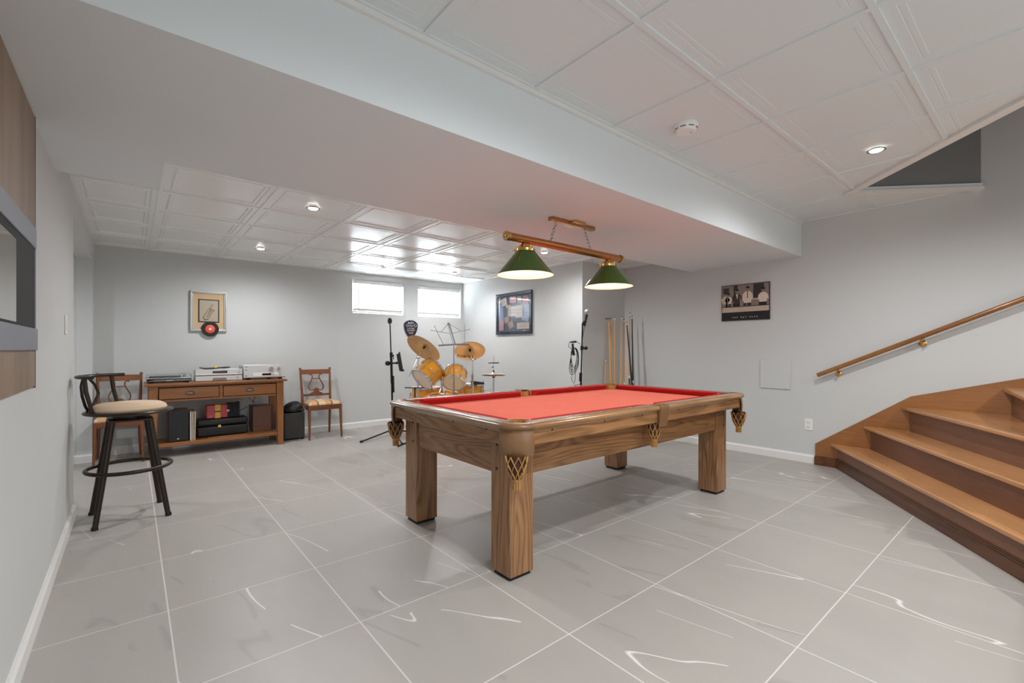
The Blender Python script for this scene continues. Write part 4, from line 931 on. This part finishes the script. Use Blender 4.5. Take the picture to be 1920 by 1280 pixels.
mb.tube([O2(-.02, 0, 1.19), O2(-.08, 0, 1.23), O2(-.15, 0, 1.215), O2(-.16, 0, 1.16), O2(-.12, 0, 1.13)], .0035, 6)
mb.tube([O2(.026, 0, 1.40), O2(.01, 0, 1.32), O2(-.005, -.01, 1.22)], .0035, 6)
mb.tube([O2(-.12, 0, .95), O2(-.125, 0, .78), O2(-.09, 0, .71), O2(-.03, 0, .73)], .003, 6); mb.tube([O2(-.08, 0, .95), O2(-.085, 0, .78), O2(-.095, 0, .74)], .003, 6); mb.build('coiled_cable', 'black', m2)
mb = MB(); mb.tube([O2(-.115, 0, 1.20), O2(-.10, 0, 1.06)], [.012, .016], 8); mb.tube([O2(-.14, 0, 1.215), O2(-.07, 0, 1.215)], .009, 8); mb.build('cable_hook', 'black', m2)

# ------------------------------------------------------------ pool cues in a floor rack
cr = thing('cue_rack', 'low dark wooden cue rack on floor in the nook behind pool table', 'cue rack', (4.86, 3.66, 0))
MB().box(-.28, -.12, 0, .28, .14, .035).build('base', 'darkbase', cr, .006); MB().box(-.28, .1, .30, .28, .135, .33).build('upper_bar', 'darkbase', cr, .004)
for s in (-1, 1): MB().box(s * .25 - .015, .1, .035, s * .25 + .015, .135, .30).build('post', 'darkbase', cr)
#            px,py top ; px at py=712 ; dep ; kind
CU = [((1141, 598), (1143.5, 712), 5.93, 'rest', 'wooden bridge stick with black T head, left in the cue rack'),
      ((1146.5, 594), (1141.5, 712), 5.97, 'maple', 'plain maple cue crossing the bridge stick in the rack'),
      ((1152.5, 594), (1151, 712), 5.95, 'maple', 'plain maple cue just right of the crossed pair'),
      ((1165.5, 593), (1162, 712), 5.93, 'maple', 'maple cue with white ferrule leaning at middle of the rack'),
      ((1170, 598), (1168.5, 712), 5.96, 'jblack', 'maple cue with white joint ring and black butt'),
      ((1175, 604), (1182.5, 712), 5.90, 'dark', 'dark cue leaning left behind the two rightmost cues'),
      ((1181, 586), (1178, 712), 5.92, 'jmaroon', 'tallest maple cue with maroon butt near right of rack'),
      ((1185, 592), (1184.5, 712), 5.94, 'black', 'straight black cue at the right end of the rack'),
      ((1136, 673), (1134, 712), 5.93, 'short', 'short maple cue at the left end of the rack')]
for (p1, p2, dep, kd, lab) in CU:
    top = at(p1[0], p1[1], dep); b = at(p2[0], p2[1], dep); d = (b - top); k = (top.z - .037) / (top.z - b.z)
    bot = top + d * k; top = top + FWD * .0; bot = bot - FWD * .10
    o = thing('pool_cue' if kd != 'rest' else 'bridge_stick', lab, 'cue', tuple(bot), 0, 'pool cues in the floor rack')
    T = top - bot; rb, rt = .0145, .0062; q = lambda t: T * t; rad = lambda t: rb + (rt - rb) * t ** .8
    def seg(a, c_, nm, m): return MB().tube([q(a), q((a + c_) / 2), q(c_)], [rad(a), rad((a + c_) / 2), rad(c_)], 12).build(nm, m, o)
    jt = {'jblack': .425, 'jmaroon': .44, 'black': .43, 'dark': .41, 'short': .42}.get(kd, .42)
    shaft = {'dark': 'cuedark', 'black': 'cuedark'}.get(kd, 'maple'); butt = {'jblack': 'cuedark', 'jmaroon': 'maroon', 'dark': 'cuedark', 'black': 'cuedark'}.get(kd, 'maple')
    if kd == 'jmaroon': jt = .46
    seg(0, jt, 'butt', butt); seg(jt, jt + .022, 'joint', 'tip' if butt != 'maple' else 'maple'); seg(jt + .022, .975, 'shaft', shaft)
    if kd == 'rest':
        e = q(1.0); MB().tube([e - RGT * .045, e - RGT * .02 + UP * .004, e + UP * .008, e + RGT * .02 + UP * .004, e + RGT * .045], .005, 8).build('bridge_head', 'black', o)
    else: seg(.975, .992, 'ferrule', 'tip'); seg(.992, 1.0, 'leather_tip', 'cuedark')

# ------------------------------------------------------------ drum kit
def V3(r, u, f): return (RGT * r + UP * u + FWD * f).normalized()
def dot_(n, par, m, p): pass
def drum(parent, c, ax, rad_, dep_, head, shell='amber', nl=6, nm='tom_drum'):
    """c = centre of the lower head, ax = axis from lower to upper head"""
    o = bpy.data.objects.new(nm, None); col.objects.link(o); o.parent = parent
    c = Vector(c); ax = Vector(ax).normalized(); q = Vector((0, 0, 1)).rotation_difference(ax)
    MB().lathe([(rad_, .012), (rad_, dep_ - .012)], c, ax, 48).build('shell', shell, o)
    mb = MB()
    for z in (.004, dep_ - .004):
        mb.lathe([(rad_ + .004, z - .012), (rad_ + .010, z - .012), (rad_ + .010, z + .012), (rad_ + .004, z + .012), (rad_ + .004, z - .012)], c, ax, 48); mb.torus(c + ax * (z - .012 if z < .1 else z + .012), rad_ + .008, .004, ax, 48, 6)
    mb.build('hoop', 'chrome', o)
    tag(MB().lathe([(0, -.003), (rad_ * .97, -.003), (rad_ + .003, .004)], c, ax, 48).build('head', head, o), 'pale resonant head'); MB().lathe([(0, dep_ + .003), (rad_ * .97, dep_ + .003), (rad_ + .003, dep_ - .004)], c, ax, 48).build('head', 'drumhead2', o)
    for k in range(nl):
        a = 2 * PI * (k + .5) / nl; e = q @ Vector((math.cos(a), math.sin(a), 0)); p0 = c + e * (rad_ + .012)
        mb = MB(); mb.cyl(p0 - ax * .004, p0 + ax * (dep_ + .004), .0028, seg=6)
        for zc in (dep_ * .25, dep_ * .75): mb.cyl(p0 + ax * (zc - .02), p0 + ax * (zc + .02), .009, seg=8)
        mb.build('lug', 'chrome', o)
    e = q @ Vector((math.cos(4.2), math.sin(4.2), 0)); MB().lathe([(0, .004), (.012, .004), (.014, 0)], c + e * rad_ + ax * dep_ * .5, e, 14).build('badge', 'silver', o)
    return o
dk = thing('bass_drum', 'amber drum kit bass drum carrying two tilted toms in the corner', 'drum kit')
bc = at(820, 654, 5.72); bc.z = .288
bax = (FWD * 1 + RGT * .12).normalized()
drum(dk, bc, bax, .27, .40, 'drumhead', nl=8, nm='bass_shell')
MB().torus(bc, .288, .014, bax, 60, 8).build('wood_hoop', 'amber', dk); MB().torus(bc + bax * .40, .288, .014, bax, 60, 8).build('wood_hoop', 'amber', dk)
for s in (-1, 1):
    side = bax.cross(UP) * s; p = bc + bax * .1 + side * .25; MB().tube([p + UP * -.1, (p + side * .14 - bax * .06) * 1 + UP * (-.288 + 0.0)], .008, 8).build('spur', 'chrome', dk)
drum(dk, at(791, 711, 5.55), V3(.58, .58, .56), .145, .235, 'drumhead2')
drum(dk, at(850, 718, 5.60), V3(.08, .68, .72), .130, .20, 'drumhead')
mb = MB(); base = bc + bax * .2 + UP * .27; j = base + UP * .20
mb.lathe([(.055, 0), (.05, .02), (.03, .05), (.022, .07), (0, .07)], base, seg=20); mb.cyl(base, j, .014); mb.cyl(j - RGT * .03 - UP * .02, j + RGT * .03 - UP * .02, .018)
mb.tube([j - UP * .02, j - RGT * .06 + UP * .05, at(812, 700, 5.66)], .010, 8); mb.tube([j - UP * .02, j + RGT * .05 + UP * .05, at(842, 700, 5.7)], .010, 8)
mb.sphere(tuple(j), .03, 12, 8); mb.sphere(tuple(j + RGT * .05 + UP * .03), .022, 10, 8); mb.build('tom_mount', 'chrome', dk)
def cymbal(parent, c, n, r, m, nm='cymbal'):
    p = [(.006, .024), (.02, .022), (r * .17, .010), (r * .2, .004), (r * .6, -.006), (r * .97, -.018), (r, -.020), (r * .97, -.0195), (r * .6, -.0075), (r * .2, .002), (r * .165, .008), (.02, .020), (.006, .022)]
    return MB().lathe(p, c, n, 64).build(nm, m, parent, ang=60)
def ring_cym(m):
    t = NT(m); g = t.n('ShaderNodeTexCoord')
t_ = NT(M['cyma']); v_ = t_.noise(t_.obj((1, 1, 1)), 14, 3); t_.l(t_.mix(v_, srgb(240, 192, 130), srgb(222, 170, 112)), t_.b.inputs['Base Color'])
def tripod(o, base, h, r=.30, m='chrome'):
    for k in range(3):
        a = R(20 + 120 * k); e = Vector((math.cos(a), math.sin(a), 0)); f = base + e * r + UP * .01
        lg = MB().tube([base + UP * h, f], .008, 8).build('leg', m, o); MB().tube([base + UP * h * .35, base + (f - base) * .55 + UP * h * .42], .006, 6).build('brace', m, lg)
c1_ = at(795.5, 651, 5.7); n1 = V3(.415, .72, .56)
cs1 = thing('crash_cymbal', 'large bronze cymbal tilted up on chrome boom stand left of toms', 'cymbal')
cymbal(cs1, c1_, n1, .232, 'cyma'); j = at(784, 669, 5.62); b0 = at(783.5, 700, 5.62); b0.z = 0
mb = MB(); mb.cyl(b0 + UP * .05, Vector((j.x, j.y, j.z)), .0095); mb.build('pole', 'chrome', cs1)
mb = MB(); mb.tube([at(767, 706, 5.60), j, c1_ - n1 * .05, c1_ + n1 * .04], .0055, 8); mb.build('boom_arm', 'chrome', cs1); MB().cyl(j - RGT * .022, j + RGT * .022, .02, seg=12).build('boom_clamp', 'chrome', cs1)
tag(MB().cyl(c1_ - n1 * .02, c1_ + n1 * .012, .013).build('felt_washer', 'black', cs1), 'black felt washer'); tripod(cs1, b0, .42, .28)
c2_ = at(881, 656, 5.95); n2 = V3(-.1, .78, .60)
cs2 = thing('ride_cymbal', 'large bronze cymbal with black script on chrome stand right of toms', 'cymbal')
cymbal(cs2, c2_, n2, .20, 'cyma'); j = at(886, 674, 5.9); b0 = j.copy(); b0.z = 0
MB().cyl(b0 + UP * .05, b0 + UP * (j.z - .22), .013).build('pole', 'chrome', cs2); MB().cyl(b0 + UP * (j.z - .25), j, .009).build('upper_pole', 'chrome', cs2)
mb = MB(); mb.cyl(j - UP * .24, j - UP * .19, .018); mb.cyl(j - UP * .21 - RGT * .03, j - UP * .21, .006); mb.build('height_clamp', 'chrome', cs2)
mb = MB(); mb.sphere(tuple(j), .022, 12, 8); mb.cyl(j - RGT * .04, j + RGT * .05, .008); mb.tube([j, c2_ - n2 * .06, c2_ + n2 * .05], .006, 8); mb.build('tilter', 'chrome', cs2)
tag(MB().cyl(c2_ - n2 * .025, c2_ + n2 * .01, .014).build('felt_washer', 'black', cs2), 'black felt washer'); tripod(cs2, b0, .42, .28)
# script logo under the ride cymbal
rx = (RGT - n2 * RGT.dot(n2)).normalized(); up2 = (-n2).cross(rx).normalized()
if up2.z < 0: up2 = -up2
zz = rx.cross(up2).normalized(); Mx = Matrix((rx, up2, zz)).transposed().to_4x4()
tx_ = text('Zildjian', .075, 'black', 'logo', cs2, (0, 0, 0), (0, 0, 0), .0008)
tx_.matrix_basis = Matrix.Translation(c2_ - n2 * .0175 + rx * -.075 - up2 * .105) @ Mx @ Matrix.Rotation(R(-8), 4, 'Z')
# hi-hat
hh_ = thing('hi_hat', 'pair of pale hi-hat cymbals on a thin chrome stand at right', 'cymbal'); hc = at(925.5, 702, 6.15); b0 = hc.copy(); b0.z = 0
cymbal(hh_, hc + UP * .008, (0, 0, 1), .165, 'hihatm'); cymbal(hh_, hc - UP * .012, (0, 0, -1), .165, 'hihatm')
MB().cyl(hc - UP * .06, hc + UP * .25, .003, seg=8).build('pull_rod', 'steel', hh_); MB().cyl(b0 + UP * .05, hc - UP * .05, .011).build('pole', 'chrome', hh_)
mb = MB(); mb.cyl(hc + UP * .03, hc + UP * .055, .011); mb.lathe([(.012, -.045), (.026, -.028), (.026, -.022), (0, -.02)], hc, seg=16); mb.build('clutch', 'black', hh_)
mb = MB(); mb.torus(hc + UP * .155, .055, .005, (0.05, 0, 1), 24, 6); mb.cyl(hc + UP * .155 - RGT * .07, hc + UP * .158 + RGT * .075, .006); mb.cyl(hc + UP * .10 - RGT * .025, hc + UP * .10, .006); mb.build('jingle_ring', 'blackmetal', hh_)
tripod(hh_, b0, .36, .26)
# snare
sn = thing('snare_drum', 'amber snare drum on a stand, low behind the ride cymbal stand', 'drum'); sc_ = at(882, 728, 6.15)
drum(sn, sc_ - UP * .07, (0, 0, 1), .17, .13, 'drumhead2', nl=8, nm='snare_shell'); b0 = sc_.copy(); b0.z = 0; MB().cyl(b0 + UP * .04, sc_ - UP * .08, .012).build('pole', 'chrome', sn); tripod(sn, b0, .36, .26)
fl = thing('floor_tom', 'amber floor tom standing on three legs, low left behind the toms', 'drum'); fc = at(800, 727, 6.15); fc.z = .26
drum(fl, fc, (0, 0, 1), .20, .36, 'drumhead2', nl=8, nm='floor_tom_shell')
for k in range(3):
    a = R(30 + 120 * k); e = Vector((math.cos(a), math.sin(a), 0)); MB().cyl((fc.x + e.x * .215, fc.y + e.y * .215, 0), (fc.x + e.x * .215, fc.y + e.y * .215, .5), .006, seg=8).build('leg', 'chrome', fl)
cw = thing('cowbell', 'black tapered cowbell on a thin rod beside the hi-hat stand', 'cowbell'); k0, k1 = at(883, 717, 5.98), at(908, 718.5, 6.0)
mb = MB(); d = (k1 - k0).normalized(); sd_ = d.cross(UP).normalized()
mb.loft([[c + sd_ * a * s1 + UP * b * s2 for a, b in ((-1, -1), (1, -1), (1, 1), (-1, 1))] for c, s1, s2 in ((k0, .034, .026), (k1, .018, .012))]); mb.build('bell', 'black', cw, .003)
rp = at(906.5, 713, 6.0); MB().tube([rp, at(906.5, 730, 6.0), at(912, 732, 6.05), at(921, 728, 6.12)], .004, 8).build('rod', 'chrome', cw)
# music stand
mu = thing('music_stand', 'grey folding wire music stand in front of the drum kit', 'music stand')
D_ = 5.42; Q = lambda x, y, o=0: at(x, y, D_ + o)
p0 = Q(851, 648); f0 = p0.copy(); f0.z = 0
MB().cyl(f0 + UP * .06, Vector((p0.x, p0.y, .75)), .0085).build('lower_pole', 'steel', mu); MB().cyl(Vector((p0.x, p0.y, .70)), p0, .006).build('upper_pole', 'steel', mu)
mb = MB(); mb.tube([Q(840.5, 605, .06), Q(846.5, 626, .03), Q(852.5, 646, 0)], [(.014, .003)] * 3, 8, flat=tuple(FWD)); mb.build('spine', 'steel', mu)
mb = MB(); mb.tube([Q(822, 647.5), Q(852, 645.5), Q(880, 646)], [(.004, .010)] * 3, 8); mb.build('ledge', 'steel', mu)
mb = MB()
for a, b in (((807, 619), (844, 625)), ((844, 625.5), (882, 617)), ((814, 610), (831, 645)), ((871.5, 608), (871.5, 645)), ((841, 606), (827, 622)), ((841, 606), (864, 620))):
    mb.tube([Q(*a, .05), Q(*b, .03)], .003, 6)
mb.build('wire_arm', 'steel', mu)
for k in range(3):
    a = R(50 + 120 * k); e = Vector((math.cos(a), math.sin(a), 0)); MB().tube([f0 + UP * .32, f0 + e * .27 + UP * .008], .006, 6).build('leg', 'steel', mu)
